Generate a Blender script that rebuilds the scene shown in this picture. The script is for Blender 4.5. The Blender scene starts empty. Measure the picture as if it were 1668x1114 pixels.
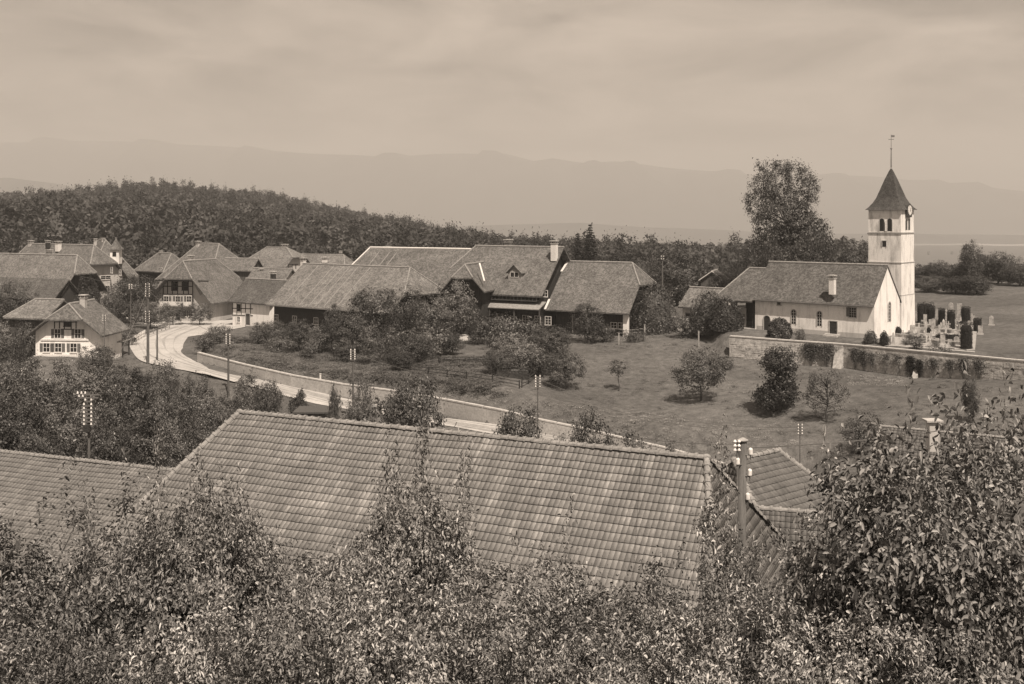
import bpy, bmesh, math, random
import numpy as np
from mathutils import Vector, Matrix

# ------------------------------------------------------------------ camera, light, exposure
sc = bpy.context.scene
COL = sc.collection
CAMZ, F, CX, HY = 30.0, 1700.0, 834.0, 355.0      # eye height, focal length and horizon in photo pixels
cd = bpy.data.cameras.new('camera'); cam = bpy.data.objects.new('camera', cd); COL.objects.link(cam)
cam.location = (0, 0, CAMZ); cam.rotation_euler = (math.radians(90), 0, 0)
cd.sensor_width = 36; cd.lens = 36 * F / 1668; cd.shift_y = -(557 - HY) / 1668
cd.clip_start = 0.5; cd.clip_end = 40000
sc.camera = cam
sc.view_settings.view_transform = 'Standard'; sc.view_settings.look = 'None'
sc.view_settings.gamma = 1; sc.view_settings.exposure = 0.7
sc.view_settings.use_curve_mapping = False
SUN_EL, SUNX, SUNY = math.radians(58), 0.37, -0.93
sl = bpy.data.lights.new('sun', 'SUN'); so = bpy.data.objects.new('sun', sl); COL.objects.link(so)
sl.energy = 4.8; sl.angle = math.radians(0.5); sl.color = (1, 0.868, 0.73)
sdir = Vector((SUNX * math.cos(SUN_EL), SUNY * math.cos(SUN_EL), math.sin(SUN_EL)))
so.rotation_euler = sdir.to_track_quat('Z', 'Y').to_euler(); so.location = (20, -40, 80)
w = bpy.data.worlds.new('World'); sc.world = w; w.use_nodes = True
nt = w.node_tree; nt.nodes.clear(); N = nt.nodes.new; LK = nt.links.new
sky = N('ShaderNodeTexSky'); sky.sky_type = 'NISHITA'; sky.sun_disc = False
sky.sun_elevation = SUN_EL; sky.sun_rotation = math.atan2(SUNX, SUNY)
sky.air_density = 1.0; sky.dust_density = 3.0
bw = N('ShaderNodeRGBToBW'); LK(sky.outputs[0], bw.inputs[0])       # the print is monochrome
tc = N('ShaderNodeTexCoord'); mp = N('ShaderNodeMapping'); mp.inputs['Scale'].default_value = (1.3, 1.2, 4.6)
LK(tc.outputs['Generated'], mp.inputs['Vector'])
nz = N('ShaderNodeTexNoise'); nz.inputs['Scale'].default_value = 4.2; nz.inputs['Detail'].default_value = 7
nz.inputs['Roughness'].default_value = 0.55; nz.inputs['Distortion'].default_value = 0.4
LK(mp.outputs[0], nz.inputs['Vector'])
cr = N('ShaderNodeValToRGB'); cr.color_ramp.elements[0].position = 0.34; cr.color_ramp.elements[1].position = 0.66
cr.color_ramp.elements[0].color = (0.56, 0.56, 0.56, 1); cr.color_ramp.elements[1].color = (1.4, 1.4, 1.4, 1)
LK(nz.outputs[0], cr.inputs[0])
mn = N('ShaderNodeMath'); mn.operation = 'MINIMUM'; mn.inputs[1].default_value = 5.4; LK(bw.outputs[0], mn.inputs[0])
mx = N('ShaderNodeMath'); mx.operation = 'MULTIPLY_ADD'; mx.inputs[1].default_value = 0.15; mx.inputs[2].default_value = 2.35
LK(mn.outputs[0], mx.inputs[0])
mul = N('ShaderNodeMath'); mul.operation = 'MULTIPLY'; LK(mx.outputs[0], mul.inputs[0]); LK(cr.outputs[0], mul.inputs[1])
vm = N('ShaderNodeVectorMath'); vm.operation = 'SCALE'; vm.inputs[0].default_value = (1, 0.825, 0.672)
LK(mul.outputs[0], vm.inputs['Scale'])
bg = N('ShaderNodeBackground'); bg.inputs['Strength'].default_value = 0.1; LK(vm.outputs[0], bg.inputs['Color'])
wo = N('ShaderNodeOutputWorld'); LK(bg.outputs[0], wo.inputs[0])

# ------------------------------------------------------------------ helpers
rnd = random.Random(7)
def X(px, Y): return (px - CX) * Y / F
def ZP(py, Y): return CAMZ - (py - HY) * Y / F
def P(px, py, z):
    Y = (CAMZ - z) * F / (py - HY); return (X(px, Y), Y, z)
def ray(px, py): return Vector(((px - CX) / F, 1, -(py - HY) / F))
def hitwall(px, py, p0, n):
    d = ray(px, py); o = Vector((0, 0, CAMZ)); n3 = Vector((n[0], n[1], 0))
    s = (Vector((p0[0], p0[1], 0)) - Vector((0, 0, 0))).dot(n3) / d.dot(n3)
    return o + d * s

def mkobj(name, me, parent=None, kind=None, mat=None):
    o = bpy.data.objects.new(name, me); COL.objects.link(o)
    if parent is not None:
        o.parent = parent
    if kind: o['kind'] = kind
    if mat is not None and me is not None and len(me.materials) == 0: me.materials.append(mat)
    return o
def tag(o, label, cat, group=None):
    o['label'] = label; o['category'] = cat
    if group: o['group'] = group
    return o
def thing(name, label, cat, loc=(0, 0, 0), group=None):
    o = bpy.data.objects.new(name, None); COL.objects.link(o); o.location = loc; o.empty_display_size = 0.3
    return tag(o, label, cat, group)

class MB:
    """collects faces in world coordinates"""
    def __init__(s): s.v = []; s.f = []
    def poly(s, pts):
        b = len(s.v); s.v += [tuple(p) for p in pts]; s.f.append(tuple(range(b, b + len(pts))))
    def hexa(s, p):   # 8 points: bottom 4, top 4
        b = len(s.v); s.v += [tuple(q) for q in p]
        for f in ((3, 2, 1, 0), (4, 5, 6, 7), (0, 1, 5, 4), (1, 2, 6, 5), (2, 3, 7, 6), (3, 0, 4, 7)):
            s.f.append(tuple(b + i for i in f))
    def box(s, c, d, ex=(1, 0), z0=None):
        """axis box: centre c (z = bottom), dims d, horizontal direction ex"""
        ex = Vector((ex[0], ex[1], 0)).normalized(); ey = Vector((-ex.y, ex.x, 0)); c = Vector(c)
        q = []
        for z in (0, d[2]):
            for a, b in ((-1, -1), (1, -1), (1, 1), (-1, 1)):
                q.append(c + ex * (a * d[0] / 2) + ey * (b * d[1] / 2) + Vector((0, 0, z)))
        s.hexa(q)
    def obox(s, o, T, Nn, t, n, z):
        T = Vector((T[0], T[1], 0)); Nn = Vector((Nn[0], Nn[1], 0)); o = Vector(o); q = []
        for zz in z:
            for a, b in ((t[0], n[0]), (t[1], n[0]), (t[1], n[1]), (t[0], n[1])):
                q.append(o + T * a + Nn * b + Vector((0, 0, zz)))
        s.hexa(q)
    def slab(s, pts, t):
        b = len(s.v); n = len(pts); pts = [Vector(p) for p in pts]
        s.v += [tuple(p) for p in pts] + [tuple(p - Vector((0, 0, t))) for p in pts]
        s.f.append(tuple(range(b, b + n))); s.f.append(tuple(b + n + i for i in reversed(range(n))))
        for i in range(n):
            j = (i + 1) % n; s.f.append((b + i, b + n + i, b + n + j, b + j))
    def tube(s, p, q, r0, r1=None, k=6, caps=True):
        p = Vector(p); q = Vector(q); r1 = r0 if r1 is None else r1
        d = (q - p); 
        if d.length < 1e-6: return
        d.normalize(); a = d.orthogonal().normalized(); c = d.cross(a); b = len(s.v)
        for (o, r) in ((p, r0), (q, r1)):
            for i in range(k):
                t = 2 * math.pi * i / k; s.v.append(tuple(o + a * (r * math.cos(t)) + c * (r * math.sin(t))))
        for i in range(k):
            j = (i + 1) % k; s.f.append((b + i, b + j, b + k + j, b + k + i))
        if caps:
            s.f.append(tuple(b + i for i in reversed(range(k)))); s.f.append(tuple(b + k + i for i in range(k)))
    def lathe(s, c, prof, k=8):
        c = Vector(c); b = len(s.v)
        for (r, z) in prof:
            for i in range(k):
                t = 2 * math.pi * (i + .5) / k; s.v.append((c.x + r * math.cos(t), c.y + r * math.sin(t), c.z + z))
        for m in range(len(prof) - 1):
            for i in range(k):
                j = (i + 1) % k; s.f.append((b + m * k + i, b + m * k + j, b + (m + 1) * k + j, b + (m + 1) * k + i))
        s.f.append(tuple(b + (len(prof) - 1) * k + i for i in range(k))); s.f.append(tuple(b + i for i in reversed(range(k))))
    def build(s, name, mat, parent=None, kind=None, smooth=False):
        off = Vector(parent.matrix_basis.translation) if parent is not None else Vector((0, 0, 0))
        pp = parent.parent if parent is not None else None
        while pp is not None:
            off += pp.matrix_basis.translation; pp = pp.parent
        me = bpy.data.meshes.new(name)
        me.from_pydata([(a - off.x, b - off.y, c - off.z) for a, b, c in s.v], [], s.f)
        me.update()
        if smooth: me.polygons.foreach_set('use_smooth', [True] * len(me.polygons))
        o = mkobj(name, me, parent, kind, mat)
        return o
def npmesh(name, V, Fq, mat=None, smooth=False):
    V = np.asarray(V, dtype=np.float32); Fq = np.asarray(Fq, dtype=np.int32)
    me = bpy.data.meshes.new(name); nf, k = Fq.shape
    me.vertices.add(len(V)); me.vertices.foreach_set('co', V.ravel())
    me.loops.add(nf * k); me.loops.foreach_set('vertex_index', Fq.ravel())
    me.polygons.add(nf); me.polygons.foreach_set('loop_start', np.arange(0, nf * k, k, dtype=np.int32))
    me.polygons.foreach_set('loop_total', np.full(nf, k, dtype=np.int32))
    me.update(calc_edges=True)
    if smooth: me.polygons.foreach_set('use_smooth', [True] * nf)
    if mat: me.materials.append(mat)
    return me

# ------------------------------------------------------------------ materials
TM = (1.0, 0.975, 0.952)
def tint(v): return (v * TM[0], v * TM[1], v * TM[2], 1)
def newmat(name):
    m = bpy.data.materials.new(name); m.use_nodes = True; nt = m.node_tree
    return m, nt, nt.nodes['Principled BSDF'], nt.nodes['Material Output']
def noise(nt, vec, scale, detail=4, rough=.55, dist=0):
    n = nt.nodes.new('ShaderNodeTexNoise'); n.inputs['Scale'].default_value = scale
    n.inputs['Detail'].default_value = detail; n.inputs['Roughness'].default_value = rough; n.inputs['Distortion'].default_value = dist
    nt.links.new(vec, n.inputs['Vector']); return n.outputs[0]
def ramp(nt, fac, stops):
    r = nt.nodes.new('ShaderNodeValToRGB'); e = r.color_ramp.elements
    while len(e) < len(stops): e.new(0.5)
    for el, (p, v) in zip(e, stops): el.position = p; el.color = tint(v) if not isinstance(v, tuple) else v
    nt.links.new(fac, r.inputs[0]); return r.outputs[0]
def mixc(nt, a, b, fac, mode='MIX'):
    n = nt.nodes.new('ShaderNodeMix'); n.data_type = 'RGBA'; n.blend_type = mode
    for s_, val in ((n.inputs[0], fac), (n.inputs[6], a), (n.inputs[7], b)):
        if isinstance(val, (float, int, tuple)): s_.default_value = val
        else: nt.links.new(val, s_)
    return n.outputs[2]
def pos(nt, scale=None):
    g = nt.nodes.new('ShaderNodeNewGeometry').outputs['Position']
    if scale is None: return g
    m = nt.nodes.new('ShaderNodeMapping'); m.inputs['Scale'].default_value = scale; nt.links.new(g, m.inputs['Vector']); return m.outputs[0]
def bump(nt, bs, h, strength=.5, dist=.05):
    b = nt.nodes.new('ShaderNodeBump'); b.inputs['Strength'].default_value = strength; b.inputs['Distance'].default_value = dist
    nt.links.new(h, b.inputs['Height']); nt.links.new(b.outputs[0], bs.inputs['Normal'])
def simple(name, lo, hi, scale=3, rough=.85, fine=18, bs_=.3, stretch=None, spec=.25):
    m, nt, bs, out = newmat(name)
    v = pos(nt, stretch)
    c = ramp(nt, noise(nt, v, scale, 6, .6), [(.3, lo), (.7, hi)])
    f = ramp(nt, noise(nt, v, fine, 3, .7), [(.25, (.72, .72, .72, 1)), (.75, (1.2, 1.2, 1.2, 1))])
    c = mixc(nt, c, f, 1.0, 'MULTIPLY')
    nt.links.new(c, bs.inputs['Base Color']); bs.inputs['Roughness'].default_value = rough
    bs.inputs['Specular IOR Level'].default_value = spec
    if bs_: bump(nt, bs, noise(nt, v, fine, 3, .6), bs_, .04)
    return m
def stained(name, base, dark, scale=.5, fine=9):
    m, nt, bs, out = newmat(name)
    v = pos(nt); vs = pos(nt, (1, 1, .22))
    c = ramp(nt, noise(nt, vs, 1.3, 6, .65), [(.28, dark), (.5, base * .93), (.75, base)])
    f = ramp(nt, noise(nt, v, fine, 4, .7), [(.2, (.82, .82, .82, 1)), (.7, (1.05, 1.05, 1.05, 1))])
    c = mixc(nt, c, f, 1.0, 'MULTIPLY')
    nt.links.new(c, bs.inputs['Base Color']); bs.inputs['Roughness'].default_value = .9; bs.inputs['Specular IOR Level'].default_value = .15
    bump(nt, bs, noise(nt, v, 6, 4, .6), .25, .03)
    return m
def roofmat(name, lo, hi, fine=5.0):
    m, nt, bs, out = newmat(name)
    v = pos(nt)
    a = ramp(nt, noise(nt, v, .35, 5, .6), [(.3, lo), (.72, hi)])
    vo = nt.nodes.new('ShaderNodeTexVoronoi'); vo.inputs['Scale'].default_value = fine; nt.links.new(v, vo.inputs['Vector'])
    s_ = nt.nodes.new('ShaderNodeSeparateColor'); nt.links.new(vo.outputs['Color'], s_.inputs[0])
    f = ramp(nt, s_.outputs[0], [(.1, (.66, .66, .66, 1)), (.9, (1.34, 1.34, 1.34, 1))])
    g = ramp(nt, noise(nt, v, 1.3, 5, .7), [(.35, (.78, .78, .78, 1)), (.7, (1.2, 1.2, 1.2, 1))])
    c = mixc(nt, mixc(nt, a, f, 1.0, 'MULTIPLY'), g, 1.0, 'MULTIPLY')
    nt.links.new(c, bs.inputs['Base Color']); bs.inputs['Roughness'].default_value = .9; bs.inputs['Specular IOR Level'].default_value = .2
    # courses: bands of constant height
    sx = nt.nodes.new('ShaderNodeSeparateXYZ'); nt.links.new(v, sx.inputs[0])
    wv = nt.nodes.new('ShaderNodeMath'); wv.operation = 'MULTIPLY'; wv.inputs[1].default_value = 6.5; nt.links.new(sx.outputs[2], wv.inputs[0])
    fr = nt.nodes.new('ShaderNodeMath'); fr.operation = 'FRACT'; nt.links.new(wv.outputs[0], fr.inputs[0])
    bump(nt, bs, fr.outputs[0], .5, .05)
    return m
def leafmat(name, lo, hi, rough=.5, trans=.16, spec=.45):
    m, nt, bs, out = newmat(name)
    g = nt.nodes.new('ShaderNodeNewGeometry')
    c = ramp(nt, g.outputs['Random Per Island'], [(0, lo), (.7, (lo + hi) / 2), (1, hi)])
    oi = nt.nodes.new('ShaderNodeObjectInfo')
    k = ramp(nt, oi.outputs['Random'], [(0, (.62, .62, .62, 1)), (1, (1.3, 1.3, 1.3, 1))])
    c = mixc(nt, c, k, 1.0, 'MULTIPLY')
    nt.links.new(c, bs.inputs['Base Color']); bs.inputs['Roughness'].default_value = rough
    bs.inputs['Specular IOR Level'].default_value = spec
    tr = nt.nodes.new('ShaderNodeBsdfTranslucent'); nt.links.new(c, tr.inputs[0])
    ms = nt.nodes.new('ShaderNodeMixShader'); ms.inputs[0].default_value = trans
    nt.links.new(bs.outputs[0], ms.inputs[1]); nt.links.new(tr.outputs[0], ms.inputs[2]); nt.links.new(ms.outputs[0], out.inputs[0])
    return m
HAZE = 2.25e-4
M = {}
M['plaster'] = stained('white_plaster', .86, .55)
M['plaster2'] = stained('grey_plaster', .5, .34)
M['tower'] = stained('tower_plaster', .82, .36)
M['stone'] = simple('rubble_stone', .26, .56, 1.5, .95, 5, .6)
M['wallstone'] = simple('concrete_wall', .3, .42, .6, .95, 4, .4)
M['kerb'] = simple('coping_stone', .34, .5, 2, .9)
M['grave'] = simple('grave_stone', .2, .5, 2, .6, 12, .2)
M['roof'] = roofmat('old_clay_tiles', .1, .15)
M['roof_d'] = roofmat('dark_clay_tiles', .07, .11)
M['roof_l'] = roofmat('pale_clay_tiles', .12, .18)
M['roof_ch'] = roofmat('church_tiles', .08, .125)
M['slate'] = roofmat('spire_shingles', .055, .085, 7)
M['cap'] = simple('ridge_cap_clay', .17, .3, 3, .85, 10)
M['timber'] = simple('dark_timber', .02, .045, 3, .8, 12)
M['plank'] = simple('weathered_planks', .045, .11, 2, .9, 9, .4, (4, 4, .5))
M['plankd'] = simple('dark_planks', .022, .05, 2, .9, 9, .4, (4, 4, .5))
M['board'] = simple('pale_boards', .2, .34, 2, .8, 9)
M['pole'] = simple('grey_pole_wood', .07, .14, 3, .85, 14, .3, (3, 3, .4))
M['porc'] = simple('white_porcelain', .7, .82, 3, .25, 12, 0, None, .5)
M['metal'] = simple('dull_metal', .1, .16, 3, .5, 12, .1, None, .5)
M['bark'] = simple('bark', .045, .1, 4, .95, 22, .6)
M['glass'], _nt, _b, _o = newmat('window_glass'); _b.inputs['Base Color'].default_value = tint(.02); _b.inputs['Roughness'].default_value = .12
M['white'] = simple('white_paint', .62, .74, 3, .6, 12, .1)
M['shutter'] = simple('shutter_paint', .09, .14, 3, .7, 12, .1)
M['leaf'] = leafmat('orchard_leaf', .04, .15)
M['leaf_d'] = leafmat('dark_leaf', .032, .105)
M['leaf_l'] = leafmat('pale_leaf', .06, .2)
M['leaf_n'] = leafmat('near_leaf', .055, .5, .5, .18, .35); M['leaf_nd'] = leafmat('near_dark_leaf', .03, .3, .42, .16, .45)
M['leaf_y'] = leafmat('yew_leaf', .014, .035, .7, .1, .2)
M['leaf_f'] = leafmat('forest_leaf', .042, .09, .7, .15, .2)
M['needle'] = leafmat('needle', .02, .045, .7, .1, .2)
# road: trodden gravel
m, nt, bs, _ = newmat('gravel_road'); v = pos(nt)
c = ramp(nt, noise(nt, v, .25, 6, .6, .6), [(.3, .33), (.7, .45)])
c = mixc(nt, c, ramp(nt, noise(nt, v, 3.5, 5, .7), [(.3, (.8, .8, .8, 1)), (.7, (1.1, 1.1, 1.1, 1))]), 1.0, 'MULTIPLY')
nt.links.new(c, bs.inputs['Base Color']); bs.inputs['Roughness'].default_value = .95; bs.inputs['Specular IOR Level'].default_value = .1
bump(nt, bs, noise(nt, v, 8, 4, .6), .3, .03); M['road'] = m
M['rut'] = simple('wheel_worn_gravel', .24, .34, 1.2, .95, 7, .3)
# meadow, fields of the plain beyond 1300 m
m, nt, bs, _ = newmat('meadow'); v = pos(nt); vs = pos(nt, (.7, 1, 1))
g1 = ramp(nt, noise(nt, vs, .09, 6, .62, .5), [(.32, .075), (.68, .125)])
g2 = ramp(nt, noise(nt, v, 1.1, 6, .75), [(.3, (.56, .56, .56, 1)), (.72, (1.42, 1.42, 1.42, 1))])
g3 = ramp(nt, noise(nt, v, 6, 3, .75), [(.3, (.7, .7, .7, 1)), (.7, (1.28, 1.28, 1.28, 1))])
near = mixc(nt, mixc(nt, g1, g2, 1.0, 'MULTIPLY'), g3, 1.0, 'MULTIPLY')
vo = nt.nodes.new('ShaderNodeTexVoronoi'); nt.links.new(pos(nt, (.0016, .0009, 0)), vo.inputs['Vector']); vo.inputs['Scale'].default_value = 1
s_ = nt.nodes.new('ShaderNodeSeparateColor'); nt.links.new(vo.outputs['Color'], s_.inputs[0])
fld = ramp(nt, s_.outputs[0], [(0, .06), (.55, .09), (.7, .2), (1, .3)])
sx = nt.nodes.new('ShaderNodeSeparateXYZ'); nt.links.new(v, sx.inputs[0])
mr = nt.nodes.new('ShaderNodeMapRange'); mr.inputs[1].default_value = 1150; mr.inputs[2].default_value = 1400; nt.links.new(sx.outputs[1], mr.inputs[0])
nt.links.new(mixc(nt, near, fld, mr.outputs[0]), bs.inputs['Base Color'])
bs.inputs['Roughness'].default_value = .95; bs.inputs['Specular IOR Level'].default_value = .1
bump(nt, bs, noise(nt, v, 5, 5, .75), .35, .07); M['meadow'] = m
M['hills'] = simple('wooded_hills', .05, .075, .0006, .95, .004, 0)

# ------------------------------------------------------------------ ground
CP = [  # pixel x, pixel y, height
 (1140,770,5.0),(940,716,6.7),(820,693,7.6),(725,681,7.4),(560,649,8.4),(400,613,9.8),(323,590,10.4),(300,562,10.5),(310,546,10.5),(375,526,10.6),(340,527,10.5),
 (206,558,10.4),(242,591,10.2),(267,596,10.1),(282,604,10.0),(340,621,9.5),(385,630,9.2),(512,657,8.5),(725,699,7.2),(803,714,7.2),(940,740,6.2),(1150,795,4.6),(277,533,10.4),
 (450,570,11),(500,590,10.5),(600,600,10.5),(700,600,11),(800,608,10.9),(900,636,9.6),(1000,650,8.9),(1000,600,10.7),(1000,690,7.8),(1100,700,7.8),
 (1200,700,8),(1300,700,8.3),(1400,700,8.9),(1550,690,10),(1250,760,6.3),(1350,740,7.3),(1150,650,9.2),(1000,580,11.4),(1050,550,12.6),(1300,650,10),(1450,640,10.8),(1570,650,11),
 (1190,581,11.4),(1290,590,11.05),(1370,598,11.0),(1480,612,10.9),(1585,616,11.5),(1680,640,11.7),
 (850,530,12.5),(760,530,12.5),(960,533,12.5),(1030,536,12.6),(1100,546,13),(700,525,12.2),(600,525,12),(500,530,11.3),(420,532,10.9),(850,560,11.8),(700,560,11.8),(940,560,12),
 (100,602,9.3),(0,602,9.3),(200,640,8.3),(0,700,5.6),(120,700,5.6),(300,690,6.4),(450,680,7),(600,705,6.4),(120,583,11.2),(60,583,11.2),(190,568,11),(200,545,10.8),(0,560,11),
 (30,500,11.5),(130,500,11.5),(250,510,11),(1540,470,15.6),(1500,490,14.6),(1600,475,15.6),(1680,560,14.3)]
C3 = [P(*c) for c in CP] + [
 (0,-10,32),(60,-10,33),(-60,-10,31),(0,0,28.3),(-20,0,28),(25,0,28.6),(-60,5,26),(60,5,27),(0,10,23.2),(-20,10,22.3),(25,10,23.6),(0,20,17.6),(-25,20,16.6),(25,20,18.2),(-60,22,16),(60,22,18),
 (0,30,13.4),(-28,30,12.4),(25,30,13.8),(-60,34,12),(60,34,13),(-30,42,11),(0,42,11.5),(22,42,12),(0,56,9.8),(-30,60,9.8),(30,60,9.8),(-75,60,10),(75,60,10),(-40,85,7.2),(0,85,6.2),(30,85,6),(60,85,7.5),(-90,90,7),(100,90,9),
 (-110,140,11),(-110,190,12),(-40,225,11.5),(0,215,12),(40,215,13.5),(100,215,16),(130,140,13),(-100,240,13),(-40,245,11.5),(0,245,11),(50,245,14.5),(100,245,15.5)]
# upper edge of the bank behind the roadside wall
WALLTOP = [(323,576,11.5),(372,589,11.1),(400,596,10.9),(475,613,10.4),(560,628,9.9),(637,638,9.6),(727,653,9.25),(820,671,9.0),(875,685,8.45),(940,698,7.9),(1032,720,7.2),(1085,732,6.6),(1150,750,6.1),(1200,764,5.6)]
WT = [Vector(P(*c)) for c in WALLTOP]
for i, p in enumerate(WT):
    d = (WT[min(i + 1, len(WT) - 1)] - WT[max(i - 1, 0)]); nrm = Vector((-d.y, d.x, 0)).normalized()
    if nrm.y < 0: nrm = -nrm
    q = p + nrm * 1.0; C3.append((q.x, q.y, p.z - .1))
C3 = np.array(C3, dtype=float)
def tps_fit(c, lam=.3):
    n = len(c); xy = c[:, :2] / 100.; d = np.linalg.norm(xy[:, None] - xy[None], axis=2)
    K = np.where(d > 0, d * d * np.log(d + 1e-12), 0) + lam * 1e-4 * np.eye(n)
    Pm = np.c_[np.ones(n), xy]; A = np.zeros((n + 3, n + 3)); A[:n, :n] = K; A[:n, n:] = Pm; A[n:, :n] = Pm.T
    return np.linalg.solve(A, np.r_[c[:, 2], 0, 0, 0]), xy
W_, XY_ = tps_fit(C3)
def tps(x, y):
    x = np.asarray(x, float) / 100; y = np.asarray(y, float) / 100; out = W_[-3] + W_[-2] * x + W_[-1] * y
    for (a, b), w_ in zip(XY_, W_[:-3]):
        d2 = (x - a) ** 2 + (y - b) ** 2; out = out + w_ * .5 * d2 * np.log(d2 + 1e-12)
    return out
def sstep(a, b, t): t = np.clip((t - a) / (b - a), 0, 1); return t * t * (3 - 2 * t)
CWX = np.array([20, 29.3, 42.0, 53.0, 61.0, 95.0]); CWY = np.array([145.2, 140.2, 133.2, 120.3, 111.5, 75.0])   # line of the churchyard wall
def pair_resample(a, b, n):
    a = np.array(a)[:, :2]; b = np.array(b)[:, :2]; t = np.linspace(0, len(a) - 1, n); k = np.arange(len(a))
    qa = np.stack([np.interp(t, k, a[:, i]) for i in (0, 1)], 1); qb = np.stack([np.interp(t, k, b[:, i]) for i in (0, 1)], 1)
    for _ in range(8):
        for q in (qa, qb): q[1:-1] = (q[:-2] + 2 * q[1:-1] + q[2:]) / 4
    return qa, qb
far_e = [P(*c) for c in [(1250,793,4.2),(1140,770,5.0),(1032,742,5.9),(940,716,6.7),(820,693,7.5),(725,681,7.6),(640,664,8.1),(560,649,8.5),(480,629,9.1),(400,613,9.7),(323,592,10.3),(298,575,10.4),(298,561,10.5),(308,546,10.5),(345,531,10.5),(385,525,10.6)]]
near_e = [P(*c) for c in [(1250,822,4.0),(1150,797,4.7),(1040,765,5.6),(940,741,6.3),(803,714,7.1),(725,699,7.2),(630,680,7.9),(512,658,8.5),(440,641,8.9),(385,630,9.2),(340,620,9.6),(282,605,10.0),(225,592,10.2),(206,558,10.4),(277,531,10.4),(290,524,10.5)]]
qa, qb = pair_resample(far_e, near_e, 160)
_t = np.linspace(0, len(far_e) - 1, 160); qz = np.interp(_t, np.arange(len(far_e)), [p[2] for p in far_e])
WX = np.array([p.x for p in WT]); WY = np.array([p.y for p in WT]); WZ = np.array([p.z for p in WT])
WH = np.array([.8, 1.0, 1.0, 1.2, 1.4, 1.6, 1.9, 1.9, 1.8, 1.7, 1.6, 1.4, 1.3, 1.2])
def road_shape(x, y, h):
    """ground follows the road bed; steps up at the roadside wall"""
    sh = h.shape; x, y, h = x.ravel(), y.ravel(), h.ravel().copy()
    k = np.where((x > -75) & (x < 30) & (y > 90) & (y < 205))[0]; ce = (qa + qb) / 2; dd = qb - qa
    if len(k):
        P2 = np.stack([x[k], y[k]], 1); i = np.argmin(((P2[:, None] - ce[None]) ** 2).sum(2), axis=1)
        L = np.linalg.norm(dd[i], axis=1); t = ((P2 - qa[i]) * dd[i]).sum(1) / L          # metres from the far edge
        out = np.maximum(np.maximum(-t, t - L), 0); along = np.abs(((P2 - ce[i]) * np.stack([-dd[i][:, 1], dd[i][:, 0]], 1)).sum(1) / L)
        w = (1 - sstep(1.5, 4.5, out)) * (along < 5); h[k] = h[k] * (1 - w) + qz[i] * w
        inr = np.zeros(len(h), bool); inr[k] = w > .3
    wy = np.interp(x, WX, WY); wz = np.interp(x, WX, WZ); wh = np.interp(x, WX, WH); inside = (x > WX[0]) & (x < WX[-1])
    d = y - wy; front = inside & (d < 1.1) & (d > -3) & (~inr if len(k) else True); h[front] = np.minimum(h[front], (wz - wh)[front])
    back = inside & (d >= 1.1) & (d < 8); b = sstep(3, 8, d); h[back] = (np.maximum(np.where(d < 2.5, wz - .12, h), wz - .12) * (1 - b) + h * b)[back]
    return h.reshape(sh)
def far_h(x, y):
    bx = np.interp(x, [-900, -200, 0, 60, 200, 400], [20, 13, 2, 2, 4, 0])
    cx = np.interp(x * 1000 / np.maximum(y, 300), [-900,-482,-343,-255,-138,-20,50,186,245,303,390,510,900], [27,31,43,34,13,-7,-15,-22,-17,-22,-60,-85,-88])
    h = bx + (cx - bx) * sstep(330, 1000, y)
    h = h + (-90 - h) * sstep(1050, 1550, y)
    return h + 2.5 * np.sin(x * .013 + 1) * np.sin(y * .011)
def Gh(x, y):
    x = np.asarray(x, float); y = np.asarray(y, float)
    xc = np.clip(x, -115, 115); yc = np.clip(y, -12, 250)
    n = road_shape(x, y, np.atleast_1d(tps(xc, yc)))
    if x.ndim == 0: n = n[0]
    cy = np.interp(x, CWX, CWY); m = sstep(1.3, 1.7, y - cy) * sstep(27.5, 29.6, x) * (1 - sstep(178, 200, y)) * (1 - sstep(80, 100, x))
    n = n * (1 - m) + (13.92 + .38 * sstep(1.5, 6, y - cy) + .012 * np.clip(y - 140, 0, 60)) * m
    k = sstep(235, 340, y)
    return n * (1 - k) + far_h(x, y) * k
def axis_nodes(lo, hi, step, far_lo, far_hi, g):
    a = list(np.arange(lo, hi + .01, step)); s_ = step
    while a[-1] < far_hi: s_ *= g; a.append(a[-1] + s_)
    s_ = step; b = [lo]
    while b[-1] > far_lo: s_ *= g; b.append(b[-1] - s_)
    return np.array(b[:0:-1] + a)
gx = axis_nodes(-105, 105, 1.0, -9000, 9000, 1.09); gy = axis_nodes(-12, 232, 1.0, -300, 12500, 1.07)
GX, GY = np.meshgrid(gx, gy); GZ = Gh(GX, GY)
def G(x, y):
    i = min(max(np.searchsorted(gx, x) - 1, 0), len(gx) - 2); j = min(max(np.searchsorted(gy, y) - 1, 0), len(gy) - 2)
    a = (x - gx[i]) / (gx[i + 1] - gx[i]); b = (y - gy[j]) / (gy[j + 1] - gy[j])
    return float((GZ[j, i] * (1 - a) + GZ[j, i + 1] * a) * (1 - b) + (GZ[j + 1, i] * (1 - a) + GZ[j + 1, i + 1] * a) * b)
nx, ny = len(gx), len(gy); I = np.arange(nx * ny).reshape(ny, nx)
Fq = np.stack([I[:-1, :-1], I[:-1, 1:], I[1:, 1:], I[1:, :-1]], -1).reshape(-1, 4)
mkobj('ground', npmesh('ground', np.stack([GX, GY, GZ], -1).reshape(-1, 3), Fq, M['meadow'], True), None, 'structure')
def Yhit(px, py, y0=60.):
    d = ray(px, py); y = y0
    while y < 400:
        if CAMZ + d.z * y <= G(d.x * y, y): return y
        y += .25
    return y
def gp(px, py, y0=60.):
    y = Yhit(px, py, y0); return (X(px, y), y, G(X(px, y), y))

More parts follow.
